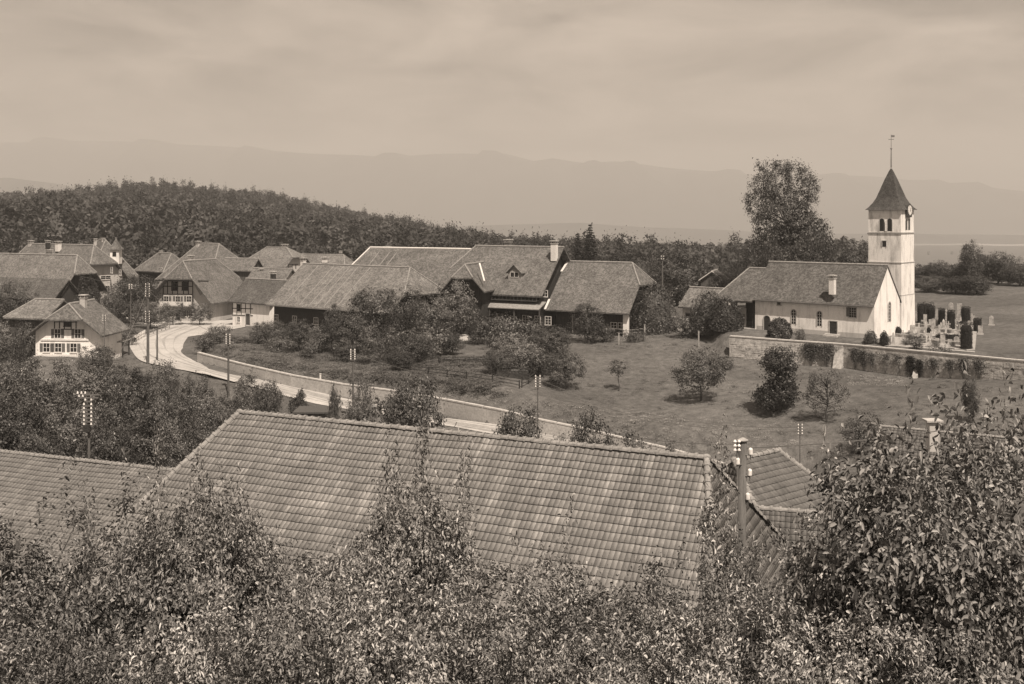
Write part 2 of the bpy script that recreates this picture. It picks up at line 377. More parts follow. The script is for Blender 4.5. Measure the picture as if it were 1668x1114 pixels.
# distant ranges
def hillrange(name, Y0, pts, depth, base, mat, seed, rough):
    r = np.random.RandomState(seed); xs = np.linspace(-1.0, 1.15, 260) * Y0 * .72
    pxs = CX + xs * F / Y0; top = CAMZ + (HY - np.interp(pxs, [p[0] for p in pts], [p[1] for p in pts])) * Y0 / F
    for k in range(1, 7): top = top + rough * Y0 / 9000 / k * np.sin(xs / Y0 * 13 * k + r.rand() * 6)
    prof = [(0, 0), (.12, .25), (.3, .62), (.5, .88), (.72, 1), (1, .9), (1.6, .2)]
    V = []; n = len(xs)
    for t, h in prof:
        wv = 1 + .12 * np.sin(xs / Y0 * 60 + t * 5) + .08 * np.sin(xs / Y0 * 141 + t * 9)
        V.append(np.stack([xs, np.full(n, Y0 - depth * .72 + depth * t), base + (top - base) * np.clip(h * (wv if 0 < h < .9 else 1), 0, 1)], -1))
    V = np.concatenate(V); I = np.arange(len(V)).reshape(len(prof), n)
    Fq = np.stack([I[:-1, :-1], I[:-1, 1:], I[1:, 1:], I[1:, :-1]], -1).reshape(-1, 4)
    mkobj(name, npmesh(name, V, Fq, mat, True), None, 'structure')
hillrange('mountain_range', 9500, [(-300,240),(15,231),(150,227),(250,232),(400,240),(520,252),(620,258),(700,252),(830,251),(870,261),(900,256),(950,263),(1000,261),(1080,272),(1200,282),(1350,287),(1450,292),(1585,303),(1800,322)], 2400, -92, M['hills'], 3, 9)
hillrange('low_wooded_hills', 5200, [(-300,300),(15,290),(90,300),(250,330),(600,372),(850,366),(950,364),(1060,371),(1200,374),(1300,380),(1500,381),(1800,384)], 500, -92, M['hills'], 5, 5)
# ------------------------------------------------------------------ road and walls
def resample(pts, n):
    pts = np.array(pts)[:, :2]; d = np.r_[0, np.cumsum(np.linalg.norm(np.diff(pts, axis=0), axis=1))]
    t = np.linspace(0, d[-1], n)
    # smooth a little
    q = np.stack([np.interp(t, d, pts[:, k]) for k in (0, 1)], 1)
    for _ in range(6): q[1:-1] = (q[:-2] + 2 * q[1:-1] + q[2:]) / 4
    return q
V = []; K_ = 9
for i in range(len(qa)):
    for k in range(K_):
        t = k / (K_ - 1); q = qa[i] * (1 - t) + qb[i] * t; V.append((q[0], q[1], (qz[i] if 8 < i < 150 else G(q[0], q[1])) + .045 + .05 * (1 - (2 * t - 1) ** 2)))
I = np.arange(len(V)).reshape(-1, K_); Fq = np.stack([I[:-1, :-1], I[:-1, 1:], I[1:, 1:], I[1:, :-1]], -1).reshape(-1, 4)
mkobj('road', npmesh('road', V, Fq, M['road'], True), None, 'structure')
rr_ = random.Random(3)
for t0, wd in ((.24, .35), (.42, .3), (.58, .35), (.76, .3)):   # worn wheel tracks
    V = []
    for i in range(10, 149):
        c_ = qa[i] * (1 - t0) + qb[i] * t0; L_ = np.linalg.norm(qb[i] - qa[i]); w2 = wd / L_ * (.6 + .5 * math.sin(i * .31 + t0 * 9)); wob = .02 * math.sin(i * .13 + t0 * 20)
        for sg in (-1, 1):
            t = t0 + wob + sg * w2; q = qa[i] * (1 - t) + qb[i] * t; V.append((q[0], q[1], qz[i] + .045 + .05 * (1 - (2 * t - 1) ** 2) + .022))
    I = np.arange(len(V)).reshape(-1, 2); Fq = np.stack([I[:-1, 0], I[:-1, 1], I[1:, 1], I[1:, 0]], -1)
    mkobj('wheel_track', npmesh('wheel_track', V, Fq, M['rut'], True), None, 'structure')
# forecourt in front of the half timbered house
def patch(name, cs, mat, lift=.05, kind='structure'):
    """ground hugging patch from pixel corners (a quad)"""
    c = [np.array(gp(*q, 80.)[:2]) for q in cs]; n = 14; V = []
    for i in range(n):
        for j in range(n):
            a, b = i / (n - 1), j / (n - 1); q = (c[0] * (1 - a) + c[1] * a) * (1 - b) + (c[3] * (1 - a) + c[2] * a) * b
            V.append((q[0], q[1], G(*q) + lift))
    I = np.arange(n * n).reshape(n, n); Fq = np.stack([I[:-1, :-1], I[1:, :-1], I[1:, 1:], I[:-1, 1:]], -1).reshape(-1, 4)
    mkobj(name, npmesh(name, V, Fq, mat, True), None, kind)
patch('forecourt', [(268, 527), (392, 521), (400, 533), (300, 550)], M['road'], .075)
patch('village_lane', [(196, 510), (262, 520), (280, 531), (215, 527)], M['road'], .065)
patch('churchyard_gravel', [(1440, 566), (1588, 575), (1592, 530), (1475, 527)], M['rut'], .05)
patch('garden_path', [(749, 529), (764, 529), (762, 556), (748, 556)], M['road'], .06)

def wall_run(name, label, pts, th, mat, capmat, cat='wall', ncap=0, foot=.5, seg=1.0):
    """free standing wall along pts [(x, y, ztop, zfoot)], coping stones as parts"""
    x0, y0, zt, zf = pts[0]; r = thing(name, label, cat, (x0, y0, zf))
    mb = MB(); cb = []
    for i in range(len(pts) - 1):
        a = Vector(pts[i][:2]); b = Vector(pts[i + 1][:2]); d = (b - a); L = d.length; d.normalize(); n = Vector((-d.y, d.x)) * th / 2
        q = [(a - n).to_tuple() + (pts[i][3] - foot,), (b - n).to_tuple() + (pts[i + 1][3] - foot,), (b + n).to_tuple() + (pts[i + 1][3] - foot,), (a + n).to_tuple() + (pts[i][3] - foot,),
             (a - n).to_tuple() + (pts[i][2],), (b - n).to_tuple() + (pts[i + 1][2],), (b + n).to_tuple() + (pts[i + 1][2],), (a + n).to_tuple() + (pts[i][2],)]
        mb.hexa(q); m_ = max(1, int(L / seg)); n2 = n * 1.25
        for k in range(m_):
            t0, t1 = k / m_ + .008, (k + 1) / m_ - .008
            za, zb = [pts[i][2] + (pts[i + 1][2] - pts[i][2]) * t for t in (t0, t1)]; j = rnd.uniform(0, .015)
            pa, pb = a + d * L * t0, a + d * L * t1; c = MB()
            c.hexa([(pa - n2).to_tuple() + (za + .005,), (pb - n2).to_tuple() + (zb + .005,), (pb + n2).to_tuple() + (zb + .005,), (pa + n2).to_tuple() + (za + .005,),
                    (pa - n2).to_tuple() + (za + .13 + j,), (pb - n2).to_tuple() + (zb + .13 + j,), (pb + n2).to_tuple() + (zb + .13 + j,), (pa + n2).to_tuple() + (za + .13 + j,)]); cb.append(c)
    mb.build('wall_body', mat, r)
    for c in cb: c.build('coping_stone', capmat, r)
    return r
wt = []
fe = np.array(qa)
for p in WT:
    j = np.argmin(np.linalg.norm(fe - np.array([p.x, p.y]), axis=1)); wt.append((p.x, p.y, p.z + .12, p.z - 2.3))
wall_run('roadside_retaining_wall', 'long pale curved retaining wall above the gravel road below the grassy bank', wt, .35, M['wallstone'], M['kerb'], seg=2.2)
# churchyard wall
cw = []
for t in np.linspace(29.3, 61, 18):
    y = float(np.interp(t, CWX, CWY)); cw.append((t, y, float(np.interp(t, [29.3, 36, 42, 53, 61], [14.1, 13.95, 13.88, 14.05, 14.1])), G(t, y - .8) - .3))
CWR = wall_run('churchyard_wall', 'high rubble stone retaining wall of the churchyard overgrown with climbers', cw, .55, M['stone'], M['kerb'], seg=1.3)
mb = MB()  # individually visible larger stones, standing proud
for i in range(len(cw) - 1):
    a = Vector(cw[i][:2]); b = Vector(cw[i + 1][:2]); d = (b - a); L = d.length; d.normalize(); n = Vector((d.y, -d.x)); 
    if n.y > 0: n = -n
    z = G(*(a + n)) + .1
    while z < 13.6:
        u = rnd.uniform(0, .3); h = rnd.uniform(.22, .36)
        while u < L - .3:
            w_ = rnd.uniform(.3, .65)
            mb.obox((a.x, a.y, z), d, n, (u, min(u + w_, L) - .03), (.24, .28 + rnd.uniform(.01, .07)), (0, h - .04)); u += w_
        z += h
mb.build('rubble_stones', M['stone'], CWR, 'stuff')
def buttress(px, Yb, h, w_=.9):
    x = X(px, Yb); y = float(np.interp(x, CWX, CWY)); g = G(x, y - 1.2); mb = MB(); a, b = .62, -.78
    o = Vector((x, y, 0)); T = Vector((.75, -.66, 0)); Nn = Vector((-.66, -.75, 0)); q = []
    for (n0, n1, z) in ((.2, 1.3, g - .4), (.2, .4, g + h)):
        for (t, n_) in ((-w_ / 2, n1), (w_ / 2, n1), (w_ / 2, n0), (-w_ / 2, n0)): q.append(o + T * t + Nn * n_ + Vector((0, 0, z)))
    mb.hexa(q); mb.build('buttress', M['stone'], CWR)
buttress(1366, 134, 2.5, 1.1); buttress(1486, 127, 1.0, .6)

# ------------------------------------------------------------------ houses
class House:
    def __init__(s, name, label, cat, A, B, zr, hw, rise, zg, endA, endB, oh=.8, ohs=.8, wall='plankd', roof='roof', th=.22, caps='cap', parts=True, group=None):
        s.A = Vector((X(*A) if A[0] > -2000 else A[0], A[1])); s.B = Vector((X(*B), B[1]))
        if isinstance(zr, tuple): s.A, s.B, zr = Vector(zr[0]), Vector(zr[1]), zr[2]
        d = s.B - s.A; s.len = d.length; d.normalize(); s.ex = Vector((d.x, d.y, 0)); s.ey = Vector((-d.y, d.x, 0))
        if s.ey.y < 0: s.ey = -s.ey
        s.zr, s.hw, s.rise, s.zg = zr, hw, rise, zg; s.eA, s.eB = endA, endB; s.oh = oh
        c = s.L(s.len / 2, 0, 0); s.root = thing(name, label, cat, (c.x, c.y, zg), group)
        (fA, xA), (fB, xB) = endA, endB; mb = MB(); ze = zr - rise
        s.u0, s.u1 = -xA, s.len + xB
        rA = s.L(0 if fA else -xA, 0, zr); rB = s.L(s.len if fB else s.len + xB, 0, zr)
        for sg in (-1, 1):
            pts = [rA, rB]
            if fB: 
                if fB < 1: pts.append(s.L(s.u1, sg * fB * hw, zr - fB * rise))
            pts.append(s.L(s.u1, sg * hw, ze)); pts.append(s.L(s.u0, sg * hw, ze))
            if fA and fA < 1: pts.append(s.L(s.u0, sg * fA * hw, zr - fA * rise))
            if sg > 0: pts = pts[::-1]
            mb.slab(pts, th)
        for f, u, r_ in ((fA, s.u0, rA), (fB, s.u1, rB)):
            if f: mb.slab([r_, s.L(u, -f * hw, zr - f * rise), s.L(u, f * hw, zr - f * rise)], th)
        s.roof = mb.build('roof', M[roof], s.root)
        # walls
        ww = hw - ohs; zw = zr - rise * ww / hw - th; mb = MB(); secs = []
        s.ww, s.zw = ww, zw
        for f, u, x_, sg in ((fA, s.u0, xA, -1), (fB, s.u1, xB, 1)):
            uw = u - sg * oh
            if f and x_ > 0:
                k = max(0., min(1., (x_ - oh) / x_)) * f; zt = zr - k * rise - th; g = min(k * hw, ww - .02)
                if zt < zw: zt = zw; g = ww
            else: zt = zr - th; g = 0
            secs.append((uw, zt, g))
        for (uw, zt, g) in secs:
            pts = [(-ww, zg - 1), (ww, zg - 1), (ww, zw)] + ([(g, zt), (-g, zt)] if g > 0 else [(0, zt)]) + [(-ww, zw)]
            mb.poly([s.L(uw, v_, z) for v_, z in pts])
        for sg in (-1, 1):
            mb.poly([s.L(secs[0][0], sg * ww, zg - 1), s.L(secs[1][0], sg * ww, zg - 1), s.L(secs[1][0], sg * ww, zw), s.L(secs[0][0], sg * ww, zw)])
        s.wall = mb.build('wall', M[wall], s.root); s.uA, s.uB = secs[0][0], secs[1][0]; s.zA, s.zB = secs[0][1], secs[1][1]
        if caps:
            mb = MB(); r_ = .16
            up = Vector((0, 0, .02))
            mb.tube(rA + up, rB + up, r_, k=6)
            for f, u, q in ((fA, s.u0, rA), (fB, s.u1, rB)):
                if f:
                    for sg in (-1, 1): mb.tube(q + up, s.L(u, sg * f * hw, zr - f * rise) + up, r_ * .8, k=6)
            mb.build('ridge_cap', M[caps], s.root)
    def L(s, u, v, z): return Vector((s.A.x, s.A.y, 0)) + s.ex * u + s.ey * v + Vector((0, 0, z))
    def zroof(s, v): return s.zr - s.rise * abs(v) / s.hw
    def face(s, f):
        if f == 'F': return s.L(0, -s.ww, 0), -s.ey, s.ex
        if f == 'K': return s.L(0, s.ww, 0), s.ey, s.ex
        if f == 'A': return s.L(s.uA, 0, 0), -s.ex, s.ey
        return s.L(s.uB, 0, 0), s.ex, s.ey
    def at(s, f, px, py):
        o, n, t = s.face(f); return hitwall(px, py, o, n)
    def win(s, f, px, py, w_, h, kind='cross', frame='white', shut=None, pane='glass', name='window', nb=(1, 1), z=None, fr=.07):
        o, n, t = s.face(f); c = s.at(f, px, py)
        if z is not None: c.z = z
        mb = MB(); d = .07
        mb.obox(c, t, n, (-w_ / 2 - fr, -w_ / 2), (.0, d), (-h / 2 - fr, h / 2 + fr)); mb.obox(c, t, n, (w_ / 2, w_ / 2 + fr), (.0, d), (-h / 2 - fr, h / 2 + fr))
        mb.obox(c, t, n, (-w_ / 2, w_ / 2), (.0, d), (h / 2, h / 2 + fr)); mb.obox(c, t, n, (-w_ / 2 - fr - .03, w_ / 2 + fr + .03), (.0, d + .06), (-h / 2 - fr - .04, -h / 2))
        for i in range(nb[0]):
            u = -w_ / 2 + w_ * (i + 1) / (nb[0] + 1); mb.obox(c, t, n, (u - .022, u + .022), (.02, .055), (-h / 2, h / 2))
        for i in range(nb[1]):
            zz = -h / 2 + h * (i + 1) / (nb[1] + 1); mb.obox(c, t, n, (-w_ / 2, w_ / 2), (.022, .05), (zz - .02, zz + .02))
        fo = mb.build(name, M[frame], s.root)
        pb = MB(); pb.obox(c, t, n, (-w_ / 2, w_ / 2), (.004, .018), (-h / 2, h / 2)); pb.build('pane', M[pane], fo)
        if shut:
            for sg in (-1, 1):
                b = MB(); e = sg * (w_ / 2 + fr + .02); b.obox(c, t, n, tuple(sorted((e, e + sg * w_ / 2))), (.01, .05), (-h / 2, h / 2)); b.build('shutter', M[shut], fo)
        return fo
    def door(s, f, px, py, w_, h, mat='timber', arch=False, z0=None, surround='kerb'):
        o, n, t = s.face(f); c = s.at(f, px, py)
        if z0 is not None: c.z = z0 + h / 2
        return arch_opening(s.root, 'door', c, t, n, w_, h, mat, arch, surround)
    def beam(s, f, a, b, w_=.16, mat='timber', name='timber_beam'):
        """a, b pixels on the face"""
        o, n, t = s.face(f); p, q = s.at(f, *a), s.at(f, *b); d = (q - p).normalized(); side = d.cross(n) * (w_ / 2); mb = MB()
        mb.hexa([p - side, q - side, q + side, p + side, p - side + n * .05, q - side + n * .05, q + side + n * .05, p + side + n * .05]); mb.build(name, M[mat], s.root)
    def band(s, f, px0, px1, z0, z1, mat, name, d=.03):
        o, n, t = s.face(f); a = s.at(f, px0, 500); b = s.at(f, px1, 500); u0 = (a - o).dot(t); u1 = (b - o).dot(t)
        mb = MB(); mb.obox(o, t, n, tuple(sorted((u0, u1))), (.003, d), (z0, z1)); return mb.build(name, M[mat], s.root)
    def chimney(s, px, Y, py_top, w_=.7, h=1.9, mat='plaster2', pots=True, zb=None, label=None):
        x = X(px, Y); zt = ZP(py_top, Y); c = Vector((x, Y, 0)); mb = MB(); hh = h if zb is None else zt - zb
        mb.box((x, Y, zt - hh - .1 - .55), (w_, w_, hh + .15), s.ex[:2]); o = mb.build('chimney', M[mat], s.root)
        if label: o['label'] = label
        mb = MB()
        for a, b in ((-1, -1), (1, -1), (1, 1), (-1, 1)):
            p = c + s.ex * a * w_ * .38 + s.ey * b * w_ * .38; mb.box((p.x, p.y, zt - .5), (.14, .14, .32), s.ex[:2])
        mb.box((x, Y, zt - .18), (w_ * 1.35, w_ * 1.35, .12), s.ex[:2]); mb.box((x, Y, zt - .56), (w_ * 1.2, w_ * 1.2, .08), s.ex[:2])
        mb.build('chimney_cap', M['kerb'], o); return o
    def strip(s, ua, ub, sg=-1, v0=.02, v1=.98, mat='cap', w_=.22, name='verge_strip'):
        """light flashing running down the slope from ridge parameter ua to eave parameter ub"""
        p = s.L(ua, sg * v0 * s.hw, s.zr - v0 * s.rise); q = s.L(ub, sg * v1 * s.hw, s.zr - v1 * s.rise); d = (q - p).normalized()
        side = s.ex * (w_ / 2); mb = MB(); u = Vector((0, 0, .01)); k = Vector((0, 0, .07))
        mb.hexa([p - side + u, q - side + u, q + side + u, p + side + u, p - side + k, q - side + k, q + side + k, p + side + k]); mb.build(name, M[mat], s.root)
    def gutter(s, sg=-1, mat='metal', t0=0, t1=1):
        a, b = s.u0 + (s.u1 - s.u0) * t0, s.u0 + (s.u1 - s.u0) * t1
        mb = MB(); mb.tube(s.L(a, sg * (s.hw + .06), s.zr - s.rise - .14), s.L(b, sg * (s.hw + .06), s.zr - s.rise - .14), .08); mb.build('gutter', M[mat], s.root)
def arch_opening(root, name, c, t, n, w_, h, mat, arch, surround='kerb', bars=False, d=.08, fr=.12):
    """door or window: recessed-looking leaf inside a surround, c = centre"""
    def prof(wd, top, k=8):
        if not arch: return [(-wd / 2, -h / 2), (wd / 2, -h / 2), (wd / 2, top), (-wd / 2, top)]
        r = wd / 2; base = top - r; return [(-r, -h / 2), (r, -h / 2)] + [(r * math.cos(a), base + r * math.sin(a)) for a in [math.pi * i / k for i in range(k + 1)]]
    t = Vector((t[0], t[1], 0)); n = Vector((n[0], n[1], 0)); zz = Vector((0, 0, 1))
    inner = prof(w_, h / 2); outer = prof(w_ + 2 * fr, h / 2 + fr); mb = MB(); m = len(inner)
    fo = [c + t * a + zz * b + n * d for a, b in outer]; fi = [c + t * a + zz * b + n * d for a, b in inner]; bo = [p - n * d for p in fo]; bi = [p - n * (d - .01) for p in fi]
    for i in range(1, m):
        j = (i + 1) % m
        mb.poly([fo[i], fo[j], fi[j], fi[i]]); mb.poly([fo[i], bo[i], bo[j], fo[j]]); mb.poly([fi[i], fi[j], bi[j], bi[i]])
    s_ = mb.build(name, M[surround], root)
    mb = MB(); mb.poly([c + t * a + zz * b + n * .012 for a, b in inner]); mb.build('door_leaf' if name == 'door' else 'pane', M[mat], s_)
    if bars:
        mb = MB(); mb.obox(c, t, n, (-.02, .02), (.02, .045), (-h / 2, h / 2 - .05))
        for i in range(bars): 
            z = -h / 2 + h * (i + 1) / (bars + 1); mb.obox(c, t, n, (-w_ / 2, w_ / 2), (.022, .04), (z - .018, z + .018))
        mb.build('glazing_bar', M['white'], s_)
    elif name == 'door' and h > 1:
        mb = MB(); mb.obox(c, t, n, (w_ * .3, w_ * .36), (.02, .07), (-.12, .0)); mb.build('handle', M['metal'], s_)
    return s_
def dormer(Hs, px, Y, pyt, w_, h, depth, dirv, roof='roof', wall='plank', zt=None):
    z = ZP(pyt, Y); c = Vector((X(px, Y), Y, 0)); n = Vector((dirv[0], dirv[1], 0)).normalized(); t = Vector((-n.y, n.x, 0)); mb = MB()
    mb.obox(c, t, n, (-w_ / 2, w_ / 2), (-depth, 0), (z - h - .4, z - h * .35))
    mb.poly([c + t * a + n * 0 + Vector((0, 0, zz)) for a, zz in ((-w_ / 2, z - h * .35), (w_ / 2, z - h * .35), (0, z - .12))])
    o = mb.build('dormer', M[wall], Hs.root); mb = MB(); r = w_ / 2 + .25
    for sg in (-1, 1):
        a = [c + n * .3 + Vector((0, 0, z)), c + n * .3 + t * sg * r + Vector((0, 0, z - h * .55)), c - n * depth + t * sg * r + Vector((0, 0, z - h * .55)), c - n * depth + Vector((0, 0, z))]
        mb.slab(a if sg > 0 else a[::-1], .1)
    mb.build('dormer_roof', M[roof], o)
    fr = MB(); cc = c + Vector((0, 0, z - h * .68)); ww = w_ * .3
    for u0, u1, z0, z1 in ((-ww - .06, -ww, -.4, .4), (ww, ww + .06, -.4, .4), (-.03, .03, -.4, .4), (-ww, ww, .36, .42), (-ww, ww, -.42, -.36)): fr.obox(cc, t, n, (u0, u1), (.01, .06), (z0, z1))
    fr.build('dormer_frame', M['white'], o); fr = MB(); fr.obox(cc, t, n, (-ww, ww), (.004, .02), (-.36, .36)); fr.build('pane', M['glass'], o)
    return o

# H1 the big farmhouse in the middle
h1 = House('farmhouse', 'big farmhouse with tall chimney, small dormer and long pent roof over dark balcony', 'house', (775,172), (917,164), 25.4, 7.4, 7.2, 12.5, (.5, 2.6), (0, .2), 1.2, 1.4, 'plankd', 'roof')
h1.chimney(828, 171, 389, .9, 1.6, 'metal', label='short dark chimney on the ridge'); h1.chimney(903, 162.5, 391, .85, 2.6, 'white', label='tall white chimney near the right end')
dormer(h1, 838, 162.3, 431, 2.3, 2.3, 3.4, -h1.ey, 'roof', 'board')
f_o, f_n, f_t = h1.face('F')
mb = MB()   # pent roof over the ground floor
pz = ZP(493, 160); a, b = h1.uA + .2, h1.uB + 1.2
q = [f_o + f_t * a + f_n * 0 + Vector((0, 0, pz + .25)), f_o + f_t * b + Vector((0, 0, pz + .25)), f_o + f_t * b + f_n * 2.4 + Vector((0, 0, pz - .75)), f_o + f_t * a + f_n * 2.4 + Vector((0, 0, pz - .75))]
mb.slab(q[::-1], .12); mb.build('pent_roof', M['cap'], h1.root)
mb = MB(); mb.obox(f_o, f_t, f_n, (a, b - 1), (.02, 1.3), (pz + .3, pz + .42)); mb.build('balcony_floor', M['plank'], h1.root)
for i in range(26):
    mb = MB(); u = a + (b - 1 - a) * i / 25; mb.obox(f_o, f_t, f_n, (u - .06, u + .06), (1.22, 1.27), (pz + .44, pz + 1.2)); mb.build('baluster', M['plank'], h1.root)
mb = MB(); mb.obox(f_o, f_t, f_n, (a, b - 1), (1.2, 1.29), (pz + 1.2, pz + 1.3)); mb.build('balcony_rail', M['plank'], h1.root)
for i in range(5):
    mb = MB(); u = a + (b - a) * i / 4; mb.obox(f_o, f_t, f_n, (u - .08, u + .08), (2.1, 2.26), (12.2, pz - .7)); mb.build('porch_post', M['plank'], h1.root)
for px in (782, 800, 818, 836, 854, 872, 888): h1.win('F', px, 487, .8, .9, z=pz + 1.5)
for px in (775, 795, 815, 856, 876, 893): h1.win('F', px, 512, .95, 1.2, z=14.4, nb=(1, 2))
h1.door('F', 836, 515, 1.0, 2.1, 'timber', z0=12.6)
mb = MB(); mb.tube(h1.L(h1.u0 + .1, -h1.hw - .1, h1.zr - h1.rise - .2), h1.L(h1.u0 + .1, -h1.hw + .3, 15.5), .09); mb.build('downpipe', M['white'], h1.root)
# cross gable wing at its left end
w1 = House('gabled_wing', 'small half hipped cross gable with dark arched opening at left of big farmhouse', 'house wing', (757,159), (792,170), 22.9, 3.5, 4.0, 12.5, (.48, 1.3), (0, .1), 1.3, .7, 'plankd', 'roof')
mb = MB(); mb.tube((X(781, 160), 160, ZP(429, 160)), (X(789, 158), 158, ZP(458, 158)), .14); mb.build('valley_flashing', M['white'], w1.root)
arch_opening(w1.root, 'window', w1.at('A', 756, 462), w1.ey, -w1.ex, 1.6, 1.6, 'glass', True, 'timber')
w1.win('A', 752, 500, 1.0, 1.3, z=14.6)
# H2 barn right of it
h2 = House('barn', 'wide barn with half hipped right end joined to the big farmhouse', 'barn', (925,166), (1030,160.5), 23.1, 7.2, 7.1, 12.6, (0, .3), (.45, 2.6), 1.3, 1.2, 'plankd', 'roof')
h2.strip(-.05, -.35, -1, .02, .22, 'white', .35); h2.strip(-.3, -.3, -1, .8, 1.0, 'white', .35)
for px in (975, 1000, 1012): h2.win('F', px, 522, .9, .8, z=14.0)
h2.door('F', 945, 520, 2.4, 2.6, 'plank', z0=12.6); h2.win('B', 1050, 480, 1.0, .9)
mb = MB(); mb.obox(h2.L(h2.u1 - .9, -h2.hw + .9, 0), h2.ex, h2.ey, (-.35, .35), (-.35, .35), (12, 16.1)); mb.build('corner_pier', M['plaster'], h2.root)
# H3 long roof behind
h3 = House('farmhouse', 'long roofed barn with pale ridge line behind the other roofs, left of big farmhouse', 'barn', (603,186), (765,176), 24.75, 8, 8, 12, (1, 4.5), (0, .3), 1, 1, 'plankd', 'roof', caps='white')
for u in (2.5, 4.8, 6.3): h3.strip(u, u - 1.6, -1, .1, .9, 'cap', .14)
h3.chimney(631, 185.5, 401, .8, 1.2, 'kerb')
# H4 big roof slanting to the left
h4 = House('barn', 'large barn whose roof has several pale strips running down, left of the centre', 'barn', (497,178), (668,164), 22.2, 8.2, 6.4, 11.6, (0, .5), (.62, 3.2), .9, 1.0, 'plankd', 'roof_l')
for u in (3.6, 7.2, 9.4, 11.0, 12.8, 15.5): h4.strip(u, u, -1, .03, .97, 'cap', .16)
h4.chimney(494, 179.5, 419, .7, 1.0, 'white', label='small white chimney at the left end')
h4.gutter(); h4.win('B', 680, 478, 1.6, 1.0)
for px in (450, 480, 515, 545): h4.win('F', px, 515, .9, 1.0, z=13.6)
# H5 half timbered house facing the square
h5 = House('timber_framed_house', 'half timbered farmhouse with half hipped gable facing the village square', 'house', (298,196), (352,206.8), 21.9, 7.0, 7.7, 10.6, (.42, 1.5), (.5, 3.0), 1.4, 1.0, 'plaster2', 'roof')
h5.band('A', 252, 340, 18.1, 18.35, 'timber', 'timber_beam', .07)
for y in (454, 466, 479): h5.beam('A', (265, y), (314, y + .5), .17)
for x in (266, 273, 281, 289.5, 299, 307, 314): h5.beam('A', (x, 454), (x, 479), .17)
for x in (265, 290, 314): h5.beam('A', (x, 480), (x, 500), .17)
h5.win('A', 284.5, 466, 1.25, 1.5, frame='timber'); h5.win('A', 301.5, 466, 1.25, 1.5, frame='timber')
for x in (271, 290, 308): h5.win('A', x, 487, .95, 1.05, frame='white', shut='shutter')
for x in (268, 300, 311): h5.win('A', x, 510, .9, 1.2, frame='white', shut='shutter')
h5.door('A', 290, 512, 1.0, 2.1, 'timber', z0=10.7)
mb = MB(); o_, n_, t_ = h5.face('A'); c_ = h5.at('A', 290, 497); mb.obox(c_, t_, n_, (-3.4, 3.2), (.05, 1.0), (-.1, .02)); mb.obox(c_, t_, n_, (-3.4, 3.2), (.95, 1.02), (.02, .75)); mb.build('gallery', M['white'], h5.root)
for k in range(3):
    mb = MB(); c_ = h5.at('A', 290, 520); c_.z = 10.7; mb.obox(c_, t_, n_, (-.9, .9), (.1, .4 + .3 * (3 - k)), (-.5, -.3 + .17 * k)); mb.build('step', M['kerb'], h5.root)
for p, q in (((252, 480), (264, 457)), ((328, 480), (316, 457))): h5.beam('A', p, q, .6, 'board', 'gable_board')
h5.chimney(311, 203, 415, .8, 1.3, 'kerb')
# H6 link wing
h6 = House('outbuilding', 'low wing with dark tiled roof and white ground floor between timbered house and barn', 'outbuilding', (404,191), (466,185), 18.9, 4.2, 3.9, 10.9, (0, .6), (0, .5), .7, .6, 'plaster', 'roof_d')
for x in (379, 386, 393, 400, 408): h6.beam('F', (x, 492), (x, 512), .15)
for y in (492.5, 502, 513): h6.beam('F', (378, y), (412, y + 1), .15)
h6.win('F', 389, 501, .8, 1.1, frame='timber'); h6.win('F', 389, 520, .7, .9); h6.door('F', 404, 518, 1.1, 2, 'plank', z0=11)
h6.chimney(445, 187.5, 441, .7, 1.1, 'timber')
# H7 lower left white house
h7 = House('white_house', 'white house with half hipped gable and dark shutters beside the road bend', 'house', (112,141.5), (150,148.5), 18.35, 5.3, 4.15, 11.2, (.48, 1.4), (0, .7), 1.2, .8, 'plaster', 'roof')
h7.band('A', 67, 145, 13.4, 13.62, 'white', 'floor_band', .12)
for x in (89, 97, 105, 116, 124): h7.beam('A', (x, 517), (x, 536), .12)
for y in (517, 524, 536): h7.beam('A', (88, y), (126, y + .5), .12)
h7.win('A', 110, 524, .9, 1.15, frame='timber'); 
for x in (94, 127): h7.win('A', x, 547, .8, 1.2, frame='white', shut='shutter', z=14.35)
for x in (76, 95, 120): h7.win('A', x, 570, .85, 1.15, frame='white', shut='shutter', z=12.45)
h7.chimney(136, 144.5, 479, .75, 1.5, 'kerb')
mb = MB(); o_, n_, t_ = h7.face('A'); mb.obox(o_, t_, n_, (-5.2, 4.4), (.1, 1.6), (10.9, 11.45)); mb.build('terrace', M['kerb'], h7.root)
# porch at its right
pr = thing('pergola', 'dark wooden pergola with flat lattice top beside the white house', 'pergola', gp(175, 583))
x0, y0, z0 = gp(175, 583)
for a, b in ((-2.6, -1.2), (2.6, -1.2), (2.6, 1.2), (-2.6, 1.2), (0, -1.2)):
    mb = MB(); mb.box((x0 + a, y0 + b, z0 - .3), (.15, .15, 2.6)); mb.build('post', M['timber'], pr)
for k in range(9):
    mb = MB(); mb.box((x0 - 2.8 + .7 * k, y0, z0 + 2.42), (.1, 3.2, .12)); mb.build('rafter', M['board'], pr)
mb = MB(); mb.box((x0, y0 - 1.2, z0 + 2.3), (5.8, .14, .12)); mb.box((x0, y0 + 1.2, z0 + 2.3), (5.8, .14, .12)); mb.build('beam', M['timber'], pr)
